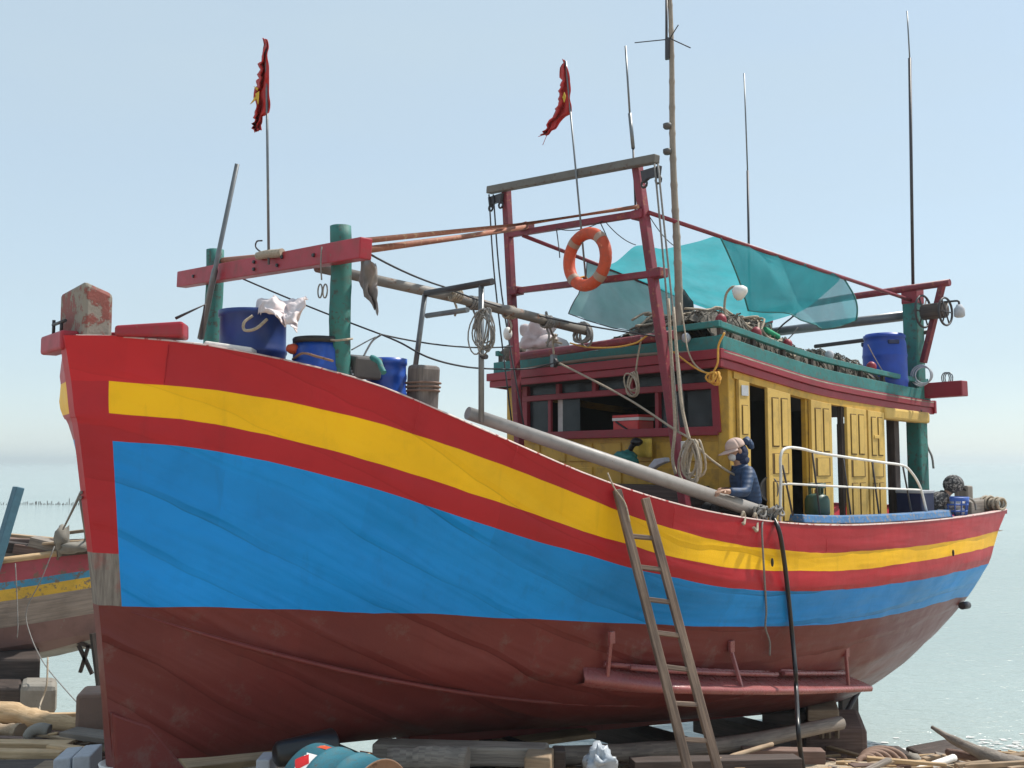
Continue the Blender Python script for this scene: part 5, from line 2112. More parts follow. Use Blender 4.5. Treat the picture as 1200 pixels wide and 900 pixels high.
tag(g.build('rope_coil', M['rope'], origin=c), 'worn tan rope coil lying on the stern corner of the rail', 'rope coil')
rope('mooring_line', 'dark mooring line lying over the stern rail by the basket', [PL(1128, 585, (10.2, 1.6), (11.2, 1.45)), PL(1136, 584, (10.2, 1.6), (11.2, 1.45)), PL(1142, 589, (10.2, 1.6), (11.2, 1.45)), PL(1144, 598, (10.2, 1.62), (11.2, 1.47))], .014, M['ropeg'])

# --- hose and cords over the port side
def hull_on(px, py, off=.03, u0=4.0, u1=10.5):
    """where the line of sight meets the port side of the hull"""
    lo, hi = 1.0, 12.0
    d = ray(px, py)
    best = None
    for k in range(400):
        u_ = lerp(u0, u1, k / 399)
        # point on the ray at this u
        t_ = (u_ - (CAMP - O).dot(U)) / d.dot(U)
        q = CAMP + d * t_
        vv = (q - O).dot(V)
        hv = hull_v(u_, q.z) + off
        if best is None or abs(vv - hv) < best[0]:
            best = (abs(vv - hv), q)
    return best[1]


rope('black_hose', 'thick black hose hanging over the port rail down to the ground', [on_rail(896, 603), on_rail(905, 606), hull_on(913, 622, .06), hull_on(918, 650, .04), hull_on(923, 690, .04), hull_on(928, 740, .05), hull_on(932, 785, .3), hull_on(933, 806, .40)] + [PY(935, 850, 8.65), PY(938, 880, 8.7), PY(942, 905, 8.7)], .021, M['hose'], 'hose', n=8)
rope('dangling_cord', 'thin grey cord dangling down the side left of the black hose', [on_rail(894, 607), hull_on(893, 625, .03), hull_on(896, 680, .02), hull_on(898, 715, .02), hull_on(897, 735, .02), hull_on(902, 752, .02), hull_on(902, 768, .02)], .009, M['ropeg'], 'cord')
g = MB()
rr = random.Random(8)
c = on_rail(898, 602)
for k in range(10):
    e1 = (U * rr.uniform(.5, 1) + Z * rr.uniform(-.3, .3)).normalized()
    e2 = (Z * rr.uniform(.5, 1) + V * rr.uniform(-.6, .6)).normalized()
    cc = c + U * rr.uniform(-.16, .22) + Z * rr.uniform(-.03, .03)
    g.tube([cc + (e1 * math.cos(t_) + e2 * math.sin(t_)) * rr.uniform(.04, .065) for t_ in [j * math.pi / 6 for j in range(12)]], .012, 5, closed=True)
tag(g.build('rope_knots', M['ropeg'], origin=c), 'tangle of grey rope knots where the spar ends on the port rail', 'rope')
rope('rail_loop', 'short rope loop hanging over the red rail left of the knots', [on_rail(869, 605), on_rail(871, 600), on_rail(873, 606), hull_on(872, 614, .03), hull_on(870, 612, .03)], .012, M['rope'])
rope('rail_loop', 'longer rope loop hanging over the red rail beside the knots', [on_rail(883, 606), on_rail(885, 602), on_rail(887, 610), hull_on(887, 622, .03), hull_on(883, 618, .03)], .014, M['rope'])

# --- ladder against the hull
lt_ = hull_on(741, 600, .05, 2.5, 6)
Lb = [(808, 908, 7.35), (843, 908, 7.45)]
Lt = [(722, 572), (756, 583)]
foot_l, foot_r = PY(808, 908, 7.35), PY(843, 908, 7.42)
top_l, top_r = PY(723, 574, lt_.y - .06), PY(756, 584, lt_.y - .02)
ld = thing('ladder', 'rough wooden ladder leaning against the port side of the boat', 'ladder', (foot_l + foot_r) / 2 - Z * .1)
for a, b in ((foot_l, top_l), (foot_r, top_r)):
    MB().beam(a - (b - a).normalized() * .12, b, .066, .05, up=Vector((0.25, -1, 0))).build('side_rail', M['ladder'], ld, bevel=.006)
for yl, xl, xr, yr in ((628, 744, 767, 631), (664, 750, 776, 668), (702, 762, 786, 706), (741, 771, 796, 745), (781, 781, 806, 785), (824, 792, 818, 826), (866, 804, 831, 868)):
    kl_ = (yl - 574) / (908 - 574.0)
    kr_ = (yr - 584) / (908 - 584.0)

    def pos(a, b, yy):
        lo, hi = 0, 1
        for _ in range(40):
            m_ = (lo + hi) / 2
            q = a.lerp(b, m_)
            zc_ = q.y * math.cos(PITCH) + (q.z - CAM_H) * math.sin(PITCH)
            yc_ = -q.y * math.sin(PITCH) + (q.z - CAM_H) * math.cos(PITCH)
            if 450 - F_PX * yc_ / zc_ > yy:
                lo = m_
            else:
                hi = m_
        return a.lerp(b, lo)
    MB().beam(pos(foot_l, top_l, yl), pos(foot_r, top_r, yr), .035, .035, up=Vector((0, -1, .3))).build('rung', M['ladder'], ld, bevel=.005)
rope('thin_cord', 'thin cord tying the top of the ladder to the rail', [hull_on(712, 554, .03, 2.5, 5), hull_on(720, 572, .05, 2.5, 5), top_l + (foot_l - top_l) * .05 + V * .05, top_l + (foot_l - top_l) * .12 + V * .05], .007, M['rope'], 'cord')


# ================================================================== PEOPLE
def skin_mesh(name, nodes, edges, mats, parent, sub=2, solid_name=None):
    """nodes: list of (Vector, radius); one continuous skinned surface"""
    org = parent_origin(parent)
    me = bpy.data.meshes.new(name)
    me.from_pydata([tuple(p - org) for p, r in nodes], edges, [])
    o = bpy.data.objects.new(name, me)
    COL.objects.link(o)
    o.modifiers.new('skin', 'SKIN')
    sv = me.skin_vertices[0].data
    for i, (p, r) in enumerate(nodes):
        rr_ = r if isinstance(r, tuple) else (r, r)
        sv[i].radius = rr_
        sv[i].use_root = (i == 0)
    md = o.modifiers.new('sub', 'SUBSURF')
    md.levels = md.render_levels = sub
    dg = bpy.context.evaluated_depsgraph_get()
    dg.update()
    m2 = bpy.data.meshes.new_from_object(o.evaluated_get(dg))
    o.modifiers.clear()
    o.data = m2
    m2.name = name
    m2.materials.clear()
    for m_ in (mats if isinstance(mats, list) else [mats]):
        m2.materials.append(m_)
    m2.polygons.foreach_set('use_smooth', [True] * len(m2.polygons))
    o.parent = parent
    return o


def person(label, pelvis, fwd, lean, headdir, scale=1.0, jacket=M['jacket'], hand_targets=None, knees=None, group=None):
    """a seated or crouching figure; returns the root and a dict of joints"""
    f = Vector(fwd).normalized()
    l = Z.cross(f).normalized()           # the figure's left
    s = scale
    t = thing('person', label, 'person', Vector(pelvis) - Z * .45 * s)
    up = (Z * math.cos(lean) + f * math.sin(lean)).normalized()
    pv = Vector(pelvis)
    waist = pv + up * .14 * s
    chest = pv + up * .34 * s
    neck0 = pv + up * .475 * s
    hd = (up * .55 + Z * .45 + f * .15).normalized()
    neck1 = neck0 + hd * .07 * s
    head_c = neck1 + hd * .115 * s
    J = dict(pelvis=pv, chest=chest, neck=neck1, head=head_c, up=up, f=f, l=l, hd=Vector(headdir).normalized())
    nodes = [(pv, (.11 * s, .09 * s)), (waist, (.105 * s, .085 * s)), (chest, (.13 * s, .095 * s)), (neck0, (.085 * s, .07 * s)), (neck1, .052 * s),
             (neck1 + hd * .055 * s + J['hd'] * .015 * s, (.068 * s, .075 * s)), (head_c + J['hd'] * .005 * s, (.078 * s, .092 * s)), (head_c + hd * .075 * s - J['hd'] * .01 * s, (.062 * s, .07 * s))]
    edges = [(0, 1), (1, 2), (2, 3), (3, 4), (4, 5), (5, 6), (6, 7)]
    jn = [(waist - up * .06 * s, (.165 * s, .15 * s)), (waist - f * .02 * s, (.158 * s, .142 * s)), (chest - f * .035 * s, (.172 * s, .152 * s)), (neck0 - up * .02 * s, (.115 * s, .105 * s)), (neck0 + hd * .055 * s, .072 * s)]
    je = [(0, 1), (1, 2), (2, 3), (3, 4)]
    pn = [(pv + up * .06 * s, (.155 * s, .13 * s)), (pv, (.16 * s, .135 * s))]
    pe = [(0, 1)]
    for side in (1, -1):
        sh = chest + up * .09 * s + l * side * .165 * s
        hnd = Vector(hand_targets[0 if side == 1 else 1])
        d = hnd - sh
        L1, L2 = .28 * s, .25 * s
        dist = min(d.length, (L1 + L2) * .985)
        hnd = sh + d.normalized() * dist
        a = (L1 * L1 - L2 * L2 + dist * dist) / (2 * dist)
        hgt2 = math.sqrt(max(1e-6, L1 * L1 - a * a))
        bend = (-f * .6 - Z * .8 + l * side * .25)
        bend = (bend - d.normalized() * bend.dot(d.normalized())).normalized()
        elb = sh + d.normalized() * a + bend * hgt2
        i0 = len(nodes)
        nodes += [(sh, .06 * s), (elb, .043 * s), (hnd, .027 * s)]
        edges += [(2, i0), (i0, i0 + 1), (i0 + 1, i0 + 2)]
        j0 = len(jn)
        jn += [(sh, .074 * s), (sh.lerp(elb, .5), .062 * s), (elb, .056 * s), (elb.lerp(hnd, .9), .043 * s)]
        je += [(2, j0), (j0, j0 + 1), (j0 + 1, j0 + 2), (j0 + 2, j0 + 3)]
        # hand: palm, four fingers, thumb
        hdir = (hnd - elb).normalized()
        sid = hdir.cross(Z).normalized() * side
        dn = hdir.cross(sid).normalized()
        if dn.z > 0:
            dn = -dn
        palm = hnd + hdir * .05 * s
        ip = len(nodes)
        nodes.append((palm, (.030 * s, .018 * s)))
        edges.append((i0 + 2, ip))
        for k, (off, ln) in enumerate(((-.028, .066), (-.010, .078), (.010, .073), (.027, .058))):
            b0 = palm + hdir * .035 * s + sid * off * s
            b1 = b0 + (hdir * .8 + dn * .5).normalized() * ln * .55 * s
            b2 = b1 + (hdir * .3 + dn * .9).normalized() * ln * .5 * s
            q = len(nodes)
            nodes += [(b0, .0095 * s), (b1, .009 * s), (b2, .007 * s)]
            edges += [(ip, q), (q, q + 1), (q + 1, q + 2)]
        q = len(nodes)
        th = palm - hdir * .01 * s - sid * .035 * s
        nodes += [(th, .011 * s), (th + (hdir * .7 - sid * .5 + dn * .4).normalized() * .045 * s, .009 * s)]
        edges += [(ip, q), (q, q + 1)]
        # legs
        hip = pv + l * side * .09 * s - Z * .02 * s
        kn = Vector(knees[0 if side == 1 else 1][0])
        ft = Vector(knees[0 if side == 1 else 1][1])
        i1 = len(nodes)
        toe = ft + f * .17 * s - Z * .02 * s
        nodes += [(hip, .07 * s), (kn, .045 * s), (ft, .036 * s), (toe, (.042 * s, .026 * s))]
        edges += [(0, i1), (i1, i1 + 1), (i1 + 1, i1 + 2), (i1 + 2, i1 + 3)]
        j1 = len(pn)
        pn += [(hip, .10 * s), (hip.lerp(kn, .5), .085 * s), (kn, .068 * s), (kn.lerp(ft, .55), .062 * s), (kn.lerp(ft, .92), .05 * s)]
        pe += [(1, j1), (j1, j1 + 1), (j1 + 1, j1 + 2), (j1 + 2, j1 + 3), (j1 + 3, j1 + 4)]
    skin_mesh('body', nodes, edges, M['skin'], t)
    skin_mesh('jacket', jn, je, jacket, t)
    skin_mesh('trousers', pn, pe, M['pants'], t)
    # nose, ears and eyes on the head
    h = J['hd']
    hl = Z.cross(h).normalized()
    hu = h.cross(hl).normalized()
    if hu.z < 0:
        hu = -hu
    J['hl'], J['hu'] = hl, hu
    g = MB()
    g.ball(head_c + h * .094 * s - hu * .012 * s, .012 * s, .018 * s, .022 * s, axes=(hl, h, hu))
    g.build('nose', M['skin'], t)
    for sd_ in (1, -1):
        MB().ball(head_c + hl * .078 * s * sd_ - hu * .01 * s, .012 * s, .022 * s, .032 * s, axes=(hl, h, hu)).build('ear', M['skin'], t)
        MB().ball(head_c + h * .083 * s + hl * .03 * s * sd_ + hu * .016 * s, .011 * s, .008 * s, .007 * s, axes=(hl, h, hu)).build('eye', M['dark'], t)
    g = MB()
    g.ball(head_c + h * .088 * s - hu * .052 * s, .022 * s, .006 * s, .006 * s, axes=(hl, h, hu))
    g.build('mouth', M['deckred'], t)
    return t, J


# first person: sits inside the port rail, facing the bow
pel = PL(879, 601, (5.0, 1.84), (6.3, 1.80))
fwd = Vector((-.93, -.2, 0)).normalized()
lft = Z.cross(fwd)
hb_ = [PL(851, 576, (4.8, 1.96), (6.0, 1.94)), PL(853, 574, (4.8, 1.66), (5.8, 1.62))]
kn_ = [(pel + fwd * .40 + lft * .12 + Z * .07, pel + fwd * .34 + lft * .12 - Z * .30), (pel + fwd * .40 - lft * .12 + Z * .07, pel + fwd * .34 - lft * .12 - Z * .30)]
p1, J = person('person in a blue quilted jacket and beige sun cap sitting at the port rail', pel, fwd, .2, fwd * .93 - Z * .34, .9, M['jacket'], hb_, kn_)


def cap_on(t, J, s, mat, brim=.10):
    h, hl, hu = J['hd'], J['hl'], J['hu']
    c = J['head'] + hu * .045 * s
    P = []
    for i in range(7):
        th_ = i / 6 * math.pi / 2
        row = []
        for k in range(25):
            ph = 2 * math.pi * k / 24
            row.append(c + (hl * math.cos(ph) * .090 + h * math.sin(ph) * .108) * s * math.sin(th_) + hu * (.085 * s * math.cos(th_)))
        P.append(row)
    low = [c + (hl * math.cos(2 * math.pi * k / 24) * .092 + h * math.sin(2 * math.pi * k / 24) * .110) * s - hu * .02 * s for k in range(25)]
    P.append(low)
    MB().grid(P, flip=True).build('cap', mat, t, solid=.006)
    P = []
    for i in range(5):
        row = []
        for k in range(13):
            ph = math.pi * (.06 + .88 * k / 12)
            r_ = .110 + brim * i / 4 * math.sin(ph) ** .7
            row.append(c + (hl * math.cos(ph) * (.092 + .02 * i / 4) + h * math.sin(ph) * r_) * s - hu * (.018 + .012 * i / 4 * (1 + abs(math.cos(ph)))) * s)
        P.append(row)
    MB().grid(P).build('cap_brim', mat, t, solid=.008)


cap_on(p1, J, .86, M['cap'], .105)
h, hl, hu = J['hd'], J['hl'], J['hu']
g = MB()
g.ball(J['head'] - h * .012 - hu * .055, .080, .080, .070, axes=(hl, h, hu), n=16)
g.ball(J['head'] - h * .02 - hu * .115, .070, .068, .055, axes=(hl, h, hu), n=16, jit=.2)
g.build('face_wrap', M['scarf'], p1)
g = MB()
g.ball(J['head'] + h * .052 - hu * .045, .050, .046, .046, axes=(hl, h, hu), n=16)
g.build('face_mask', M['mask'], p1)
g = MB()
pts = [J['head'] - hu * .105 + (hl * math.cos(a) * .058 + h * math.sin(a) * .066) for a in [k * math.pi / 8 for k in range(16)]]
g.ball(J['head'] - h * .04 - hu * .03, .074, .062, .085, axes=(hl, h, hu))
g.build('neck_scarf', M['scarf'], p1)
g = MB()
g.ball(J['head'] - h * .125 + hu * .04, .045, .045, .04, axes=(hl, h, hu), jit=.3)
g.ball(J['head'] - h * .15 - hu * .0, .03, .035, .05, axes=(hl, h, hu), jit=.3)
g.build('hair_knot', M['jacket'], p1)
g = MB()
wp = pel + J['up'] * .045
g.tube([wp + (J['l'] * math.cos(a) * .155 + J['f'] * math.sin(a) * .13) for a in [k * math.pi / 10 for k in range(20)]], .02, 6, closed=True)
g.build('shirt_hem', M['mask'], p1)
# low stool and round basin behind the person
g = MB()
g.lathe(pel - Z * .32, [(0, .14), (.02, .15), (.17, .13), (.19, .13), (.19, .01)], n=20)
tag(g.build('stool', M['greyplastic'], origin=pel - Z * .32), 'low grey stool under the person in the blue jacket', 'stool')
q = PL(898, 573, (5.6, 1.58), (6.6, 1.5))
g = MB()
g.lathe(q, [(0, .05), (.01, .10), (.03, .12), (.045, .125), (.045, .115), (.02, .08), (.02, .01)], axis=V - U * .2, n=28)
tag(g.build('basin', M['greyplastic'], origin=q), 'round grey basin propped up behind the person in blue', 'basin')

# second person: crouching at the stern, hooded
pel2 = PL(1070, 604, (9.4, 1.24), (10.4, 1.15))
f2_ = Vector((.93, -.1, 0)).normalized()
l2_ = Z.cross(f2_)
hb2 = [PL(1112, 596, (10, 1.35), (10.8, 1.28)), PL(1108, 597, (9.8, 1.1), (10.8, 1.0))]
kn2 = [(pel2 + f2_ * .32 + l2_ * .13 + Z * .10, pel2 + f2_ * .16 + l2_ * .13 - Z * .24), (pel2 + f2_ * .32 - l2_ * .13 + Z * .10, pel2 + f2_ * .16 - l2_ * .13 - Z * .24)]
p2, J2 = person('person crouching at the stern in a dark patterned hood and top, bent over the basket', pel2, f2_, 1.0, f2_ * .8 - Z * .6, .95, M['camo'], hb2, kn2)
h, hl, hu = J2['hd'], J2['hl'], J2['hu']
g = MB()
P = []
for i in range(9):
    th_ = i / 8 * math.pi * .78
    row = []
    for k in range(25):
        ph = 2 * math.pi * k / 24
        d_ = -h * .8 + hu * .6
        d_ = d_.normalized()
        e1 = hl
        e2 = d_.cross(e1)
        row.append(J2['head'] + (e1 * math.cos(ph) * .105 + e2 * math.sin(ph) * .118) * math.sin(th_) + d_ * .115 * math.cos(th_))
    P.append(row)
MB().grid(P).build('hood', M['camo'], p2, solid=.012)
g = MB()
P = []
for i in range(4):
    P.append([J2['head'] + hu * (.035 - .01 * i / 3) + (hl * math.cos(math.pi * k / 10) * .085 + h * math.sin(math.pi * k / 10) * (.095 + .07 * i / 3)) for k in range(11)])
g.grid(P)
g.build('cap_brim', M['dark'], p2, solid=.008)

# ================================================================== ON THE BEACH
def plank(name, label, a, b, wd, ht, mat, cat='plank', t1=1.0, up=Z, bev=.008, group=None):
    g = MB()
    g.beam(a, b, wd, ht, up=up, t1=t1)
    return tag(g.build(name, mat, origin=a, bevel=bev), label, cat, group)


def log(name, label, pts, r, mat, cat='log', n=9, jit=.12, seed=0):
    rr = random.Random(seed)
    pts = crom(pts, 6)
    m_ = len(pts)
    rs = [(r[0] + (r[1] - r[0]) * i / (m_ - 1)) * (1 + jit * rr.uniform(-1, 1)) for i in range(m_)]
    g = MB()
    g.tube(pts, rs, n)
    return tag(g.build(name, mat, origin=pts[0]), label, cat)


# left corner
log('log', 'thick pale stripped log lying at the left edge of the beach', [PY(-40, 836, 9.0), PY(10, 835, 9.0), PY(50, 845, 8.95), PY(97, 852, 8.9)], (.105, .075), M['palewood'], seed=1)
plank('plank', 'thin pale pole lying just beyond the thick stripped log', PY(50, 839, 9.3), PY(112, 838, 9.2), .06, .05, M['palewood'])
g = MB()
c = PY(116, 832, 8.9)
g.box(c, Vector((.16, .03, 0)), Vector((-.04, .18, 0)), Z * .18)
tag(g.build('stone_block', M['brick'], origin=c, bevel=.03), 'reddish brown block standing on end beside the boat stem', 'block')
plank('plank', 'long pale plank on the left beach, upper one of two', PY(-60, 871, 8.3), PY(82, 873, 8.25), .13, .05, M['palewood'])
plank('plank', 'long pale plank on the left beach, lower of two with a dark gap below', PY(-60, 882, 8.05), PY(74, 884, 8.0), .10, .06, M['palewood'])
plank('plank', 'short pale broken plank running towards the white foam blocks', PY(58, 876, 8.1), PY(110, 882, 8.0), .09, .06, M['palewood'])
plank('plank', 'dark grey plank with a sunlit top leaning by the foot of the stem', PY(80, 858, 8.5), PY(140, 866, 8.3), .20, .05, M['greywood'])
plank('stick', 'pinkish split stick lying between the planks on the left', PY(46, 861, 8.5), PY(90, 868, 8.35), .035, .03, M['midwood'], 'stick')
plank('stick', 'short pale splinter lying on the pinkish stick', PY(56, 861, 8.45), PY(68, 859, 8.45), .03, .02, M['palewood'], 'stick')
plank('plank', 'long dark brown plank lying above the two pale planks', PY(-50, 864, 8.6), PY(92, 869, 8.45), .07, .04, M['brownwood'])
log('log', 'short tan log stub at the left edge below the stripped log', [PY(-40, 855, 8.7), PY(8, 856, 8.7), PY(24, 858, 8.65)], (.05, .07), M['midwood'], seed=3)
g = MB()
g.tube(crom([PY(33, 864, 8.5), PY(38, 857, 8.5), PY(47, 854, 8.5), PY(58, 856, 8.5)], 5), .05, 10)
tag(g.build('bent_pipe', M['stone'], origin=PY(33, 864, 8.5)), 'bent grey pipe piece lying between the logs on the left', 'pipe')
for (x0, x1, y0), lab in (((72, 89, 882), 'white foam block on the beach, left one of the pair beside the stem'), ((94, 112, 879), 'white foam block on the beach, right one of the pair beside the stem')):
    a_ = PY((x0 + x1) / 2, y0, 7.75)
    g = MB()
    hw = (x1 - x0) / 2 / F_PX * 7.75
    g.box(a_ - Z * .14, Vector((hw, .02, 0)), Vector((-.02, .16, 0)), Z * .14)
    tag(g.build('foam_block', M['foamgrey'], origin=a_ - Z * .28, bevel=.012), lab, 'foam block')
g = MB()
c = PY(141, 893, 7.35)
g.lathe(c - Z * .12, [(0, .10), (.10, .145), (.12, .15), (.125, .14), (.105, .13), (.1, .01)], n=28)
tag(g.build('basin', M['white'], origin=c - Z * .12), 'white round basin lying at the foot of the stem', 'basin')
g = MB()
c = PY(58, 899, 7.7)
g.box(c - Z * .05, Vector((.09, .01, 0)), Vector((0, .12, 0)), Z * .07)
tag(g.build('wood_block', M['midwood'], origin=c, bevel=.01), 'tan wood block at the bottom edge left of the foam blocks', 'block')
g = MB()
c = PY(18, 898, 7.7)
g.box(c - Z * .07, Vector((.22, .02, 0)), Vector((0, .15, 0)), Z * .08)
tag(g.build('wood_block', M['darkwood'], origin=c, bevel=.015), 'dark wood block in the bottom left corner', 'block')
plank('plank', 'broad pale board standing in for sunlit ground just behind the stem heel', PY(214, 897, 8.0), PY(330, 884, 8.4), .34, .05, M['palewood'])  # pale board added in place of a strip of sunlit ground
plank('plank', 'narrow pale board beyond the stem heel', PY(240, 884, 8.9), PY(330, 880, 8.9), .12, .04, M['palewood'])

# drum lying on its side
dc = Vector((-.80, 6.02, .235))
dd_ = Vector((.80, -.60, 0)).normalized()
fl_ = dc - dd_ * .60
t = thing('oil_drum', 'blue green oil drum lying on its side under the bow with red marks', 'drum', (fl_ + dc) / 2 - Z * .29)
prof = [(0, .275), (.015, .285)]
for zz in (.20, .40):
    prof += [(zz - .03, .278), (zz - .012, .290), (zz + .012, .290), (zz + .03, .278)]
prof += [(.585, .278), (.59, .289), (.60, .289)]
MB().lathe(fl_, prof, axis=dd_, n=48, cap1=False).build('drum_shell', M['teald'], t)
g = MB()
g.lathe(dc, [(0, .289), (.004, .280), (-.015, .272), (-.018, .01)], axis=dd_, n=48, cap0=False, cap1=False)
g.build('drum_lid', M['rust'], t)
side_ = dd_.cross(Z).normalized()
if side_.y > 0:
    side_ = -side_


def on_drum(a, x, r=.2815):
    """a: angle from the top towards the camera side, x: metres from the far end"""
    return fl_ + dd_ * x + (Z * math.cos(a) + side_ * math.sin(a)) * r


def drum_patch(name, mat, a0, a1, x0, x1, r, shape='rect'):
    g = MB()
    if shape == 'rect':
        P = [[on_drum(lerp(a0, a1, i / 6), lerp(x0, x1, j / 4), r) for j in range(5)] for i in range(7)]
    else:
        P = []
        for i in range(9):
            k = i / 8
            wv = 1 - abs(2 * k - 1)
            P.append([on_drum(lerp(a0, a1, k), (x0 + x1) / 2 + (x1 - x0) / 2 * wv * (j / 2 - 1), r) for j in range(5)])
    g.grid(P)
    return g.build(name, mat, t)


drum_patch('label_sticker', M['stickw'], R(20), R(50), .03, .19, .2815)
drum_patch('label_diamond', M['stickr'], R(22), R(48), .045, .175, .2828, 'dia')
drum_patch('red_mark', M['orange'], R(-8), R(4), .06, .17, .2815)
# black rubber roller behind the drum
g = MB()
c = PY(322, 884, 7.0)
ax = Vector((.55, .35, -.02)).normalized()
g.lathe(c, [(-.0, .03), (0, .06), (.02, .085), (.42, .13), (.44, .11), (.44, .01)], axis=ax, n=24)
tag(g.build('rubber_fender', M['hose'], origin=c), 'black rubber fender lying behind the oil drum', 'fender')
g = MB()
c = PY(312, 894, 7.2)
g.box(c - Z * .04, Vector((.05, .0, 0)), Vector((0, .1, 0)), Z * .09)
tag(g.build('foam_block', M['foamgrey'], origin=c, bevel=.012), 'small grey foam block left of the black rubber fender', 'foam block')

# timbers and blocks under the hull
plank('timber', 'thick grey timber lying under the hull to the right of the drum', PY(440, 879, 8.2), PY(642, 885, 7.95), .2, .15, M['greywood'], 'timber', bev=.02)
log('log', 'rough grey log in front of the thick timber by the drum', [PY(455, 893, 7.7), PY(500, 890, 7.7), PY(548, 893, 7.65)], (.10, .11), M['greywood'], seed=6)
g = MB()
c = PY(632, 892, 7.8)
g.box(c - Z * .02, Vector((.10, -.02, 0)), Vector((.02, .14, 0)), Z * .09)
tag(g.build('wood_block', M['midwood'], origin=c, bevel=.015), 'tan wood block at the end of the thick grey timber', 'block')
g = MB()
c = PY(655, 890, 8.0)
g.box(c - Z * .03, Vector((.05, .0, 0)), Vector((0, .08, 0)), Z * .12)
tag(g.build('wood_block', M['darkwood'], origin=c, bevel=.015), 'upright dark block between the tan block and the plastic bag', 'block')
plank('plank', 'pale board in the sun beyond the hull, seen through the gap below it', PY(518, 868, 9.4), PY(605, 866, 9.6), .16, .05, M['palewood'])
plank('plank', 'wide pale board slanting beyond the hull towards the dark supports', PY(584, 873, 9.3), PY(690, 859, 9.9), .24, .05, M['palewood'])
plank('plank', 'thin yellowish board on top of the wide pale board', PY(600, 862, 9.8), PY(688, 856, 10.0), .08, .03, M['midwood'])
log('timber', 'long bowed grey timber running under the hull behind the ladder', [PY(655, 886, 8.7), PY(760, 880, 9.0), PY(870, 870, 9.6), PY(985, 847, 10.4)], (.085, .07), M['greywood'], 'timber', seed=9, jit=.05)
log('pole', 'thin pole lying to the right of the ladder foot', [PY(838, 893, 8.3), PY(872, 882, 8.6), PY(905, 872, 8.9)], (.022, .02), M['midwood'], 'pole', seed=2)
plank('timber', 'dark timber across the bottom right of the ladder', PY(740, 897, 8.2), PY(935, 893, 8.5), .16, .1, M['darkwood'], 'timber')
plank('timber', 'brown timber along the bottom edge before the keel block', PY(870, 884, 9.4), PY(965, 886, 9.4), .14, .12, M['brownwood'], 'timber')
g = MB()
q = PY(702, 894, 7.8)
g.ball(q, .10, .07, .11, jit=1.1, n=26, m=18)
tag(g.build('plastic_bag', M['plastic'], origin=q), 'crumpled cloudy plastic bag among the timbers under the hull', 'plastic bag')


def crib(u_, n, mat, labs, wid=.9, v0=0.0):
    """stacked cross timbers that carry the keel"""
    zt_ = table([(a, c) for a, b, c in T['keel']], u_) - .07
    zb_ = ground_z(B(u_, v0, 0).x, B(u_, v0, 0).y) - .05
    h_ = (zt_ - zb_) / n
    for k in range(n):
        z_ = zt_ - h_ * (k + .5)
        g = MB()
        d_ = V if k % 2 == 0 else U
        for off in ((0,) if k % 2 == 0 else (0,)):
            g.box(B(u_, v0, z_), d_ * (wid / 2 * (1 + .12 * k)), (U if k % 2 == 0 else V) * .15, Z * (h_ / 2 - .004))
        tag(g.build('crib_timber', mat, origin=B(u_, v0, z_), bevel=.015), labs[k], 'timber', 'keel supports under the boat')


crib(1.9, 1, M['darkwood'], ['dark crosswise support timber under the keel near the bow'], .8)
crib(3.6, 2, M['darkwood'], ['dark upper support timber under the keel below the plain hull side', 'dark lower support timber under the keel below the plain hull side'])
crib(5.6, 2, M['darkwood'], ['dark upper support timber under the keel behind the ladder', 'dark lower support timber under the keel behind the ladder'], 1.2)
crib(7.4, 2, M['darkwood'], ['dark upper support timber under the keel left of the hose', 'dark lower support timber under the keel left of the hose'], 1.2)
# the stern block stack
def pxbox(name, label, x0, x1, y0, y1, Yd, depth, mat, bev=.03, cat='block', skew=.25):
    a, b = PY(x0, y0, Yd), PY(x1, y1, Yd)
    g = MB()
    c = (a + b) / 2 + Vector((skew * depth / 2, depth / 2, 0))
    g.box(c, Vector(((b.x - a.x) / 2, 0, 0)), Vector((skew * depth / 2, depth / 2, 0)), Z * ((a.z - b.z) / 2))
    return tag(g.build(name, mat, origin=c, bevel=bev), label, cat)


pxbox('keel_block', 'large brown wooden block under the stern, its right side in the sun', 943, 1018, 853, 915, 11.6, .9, M['brownwood'], .06)
pxbox('keel_block', 'pale weathered block between the large brown block and the keel', 946, 984, 832, 854, 11.9, .5, M['midwood'], .02)
pxbox('keel_block', 'dark block left of the pale block under the stern', 893, 945, 836, 856, 12.0, .5, M['darkwood'], .02)
pxbox('keel_block', 'dark brown block below the dark one, left of the large brown block', 900, 950, 857, 884, 11.7, .5, M['brownwood'], .03)
for k, x_ in enumerate((963, 971, 981)):
    plank('peg', ('left one of three short pegs below the pale block', 'middle one of three short pegs below the pale block', 'right one of three short pegs below the pale block')[k],
          PY(x_, 853, 11.55), PY(x_, 865, 11.55), .045, .04, M['midwood'], 'peg', bev=.004)
g = MB()
c = PY(1035, 893, 10.6)
for k in range(6):
    e1, e2 = Vector((1, .1 * k, 0)).normalized(), (Z + Vector((0, .5, 0))).normalized()
    g.tube(crom([c + e1 * (.24 - .03 * k) * math.cos(a) + e2 * (.14 - .01 * k) * math.sin(a) - Vector((.05 * k, .03 * k, 0)) for a in [j * math.pi / 8 for j in range(11)]], 3), .028, 7)
tag(g.build('rope_heap', M['brick'], origin=c), 'heap of reddish brown thick rope to the right of the large keel block', 'rope')

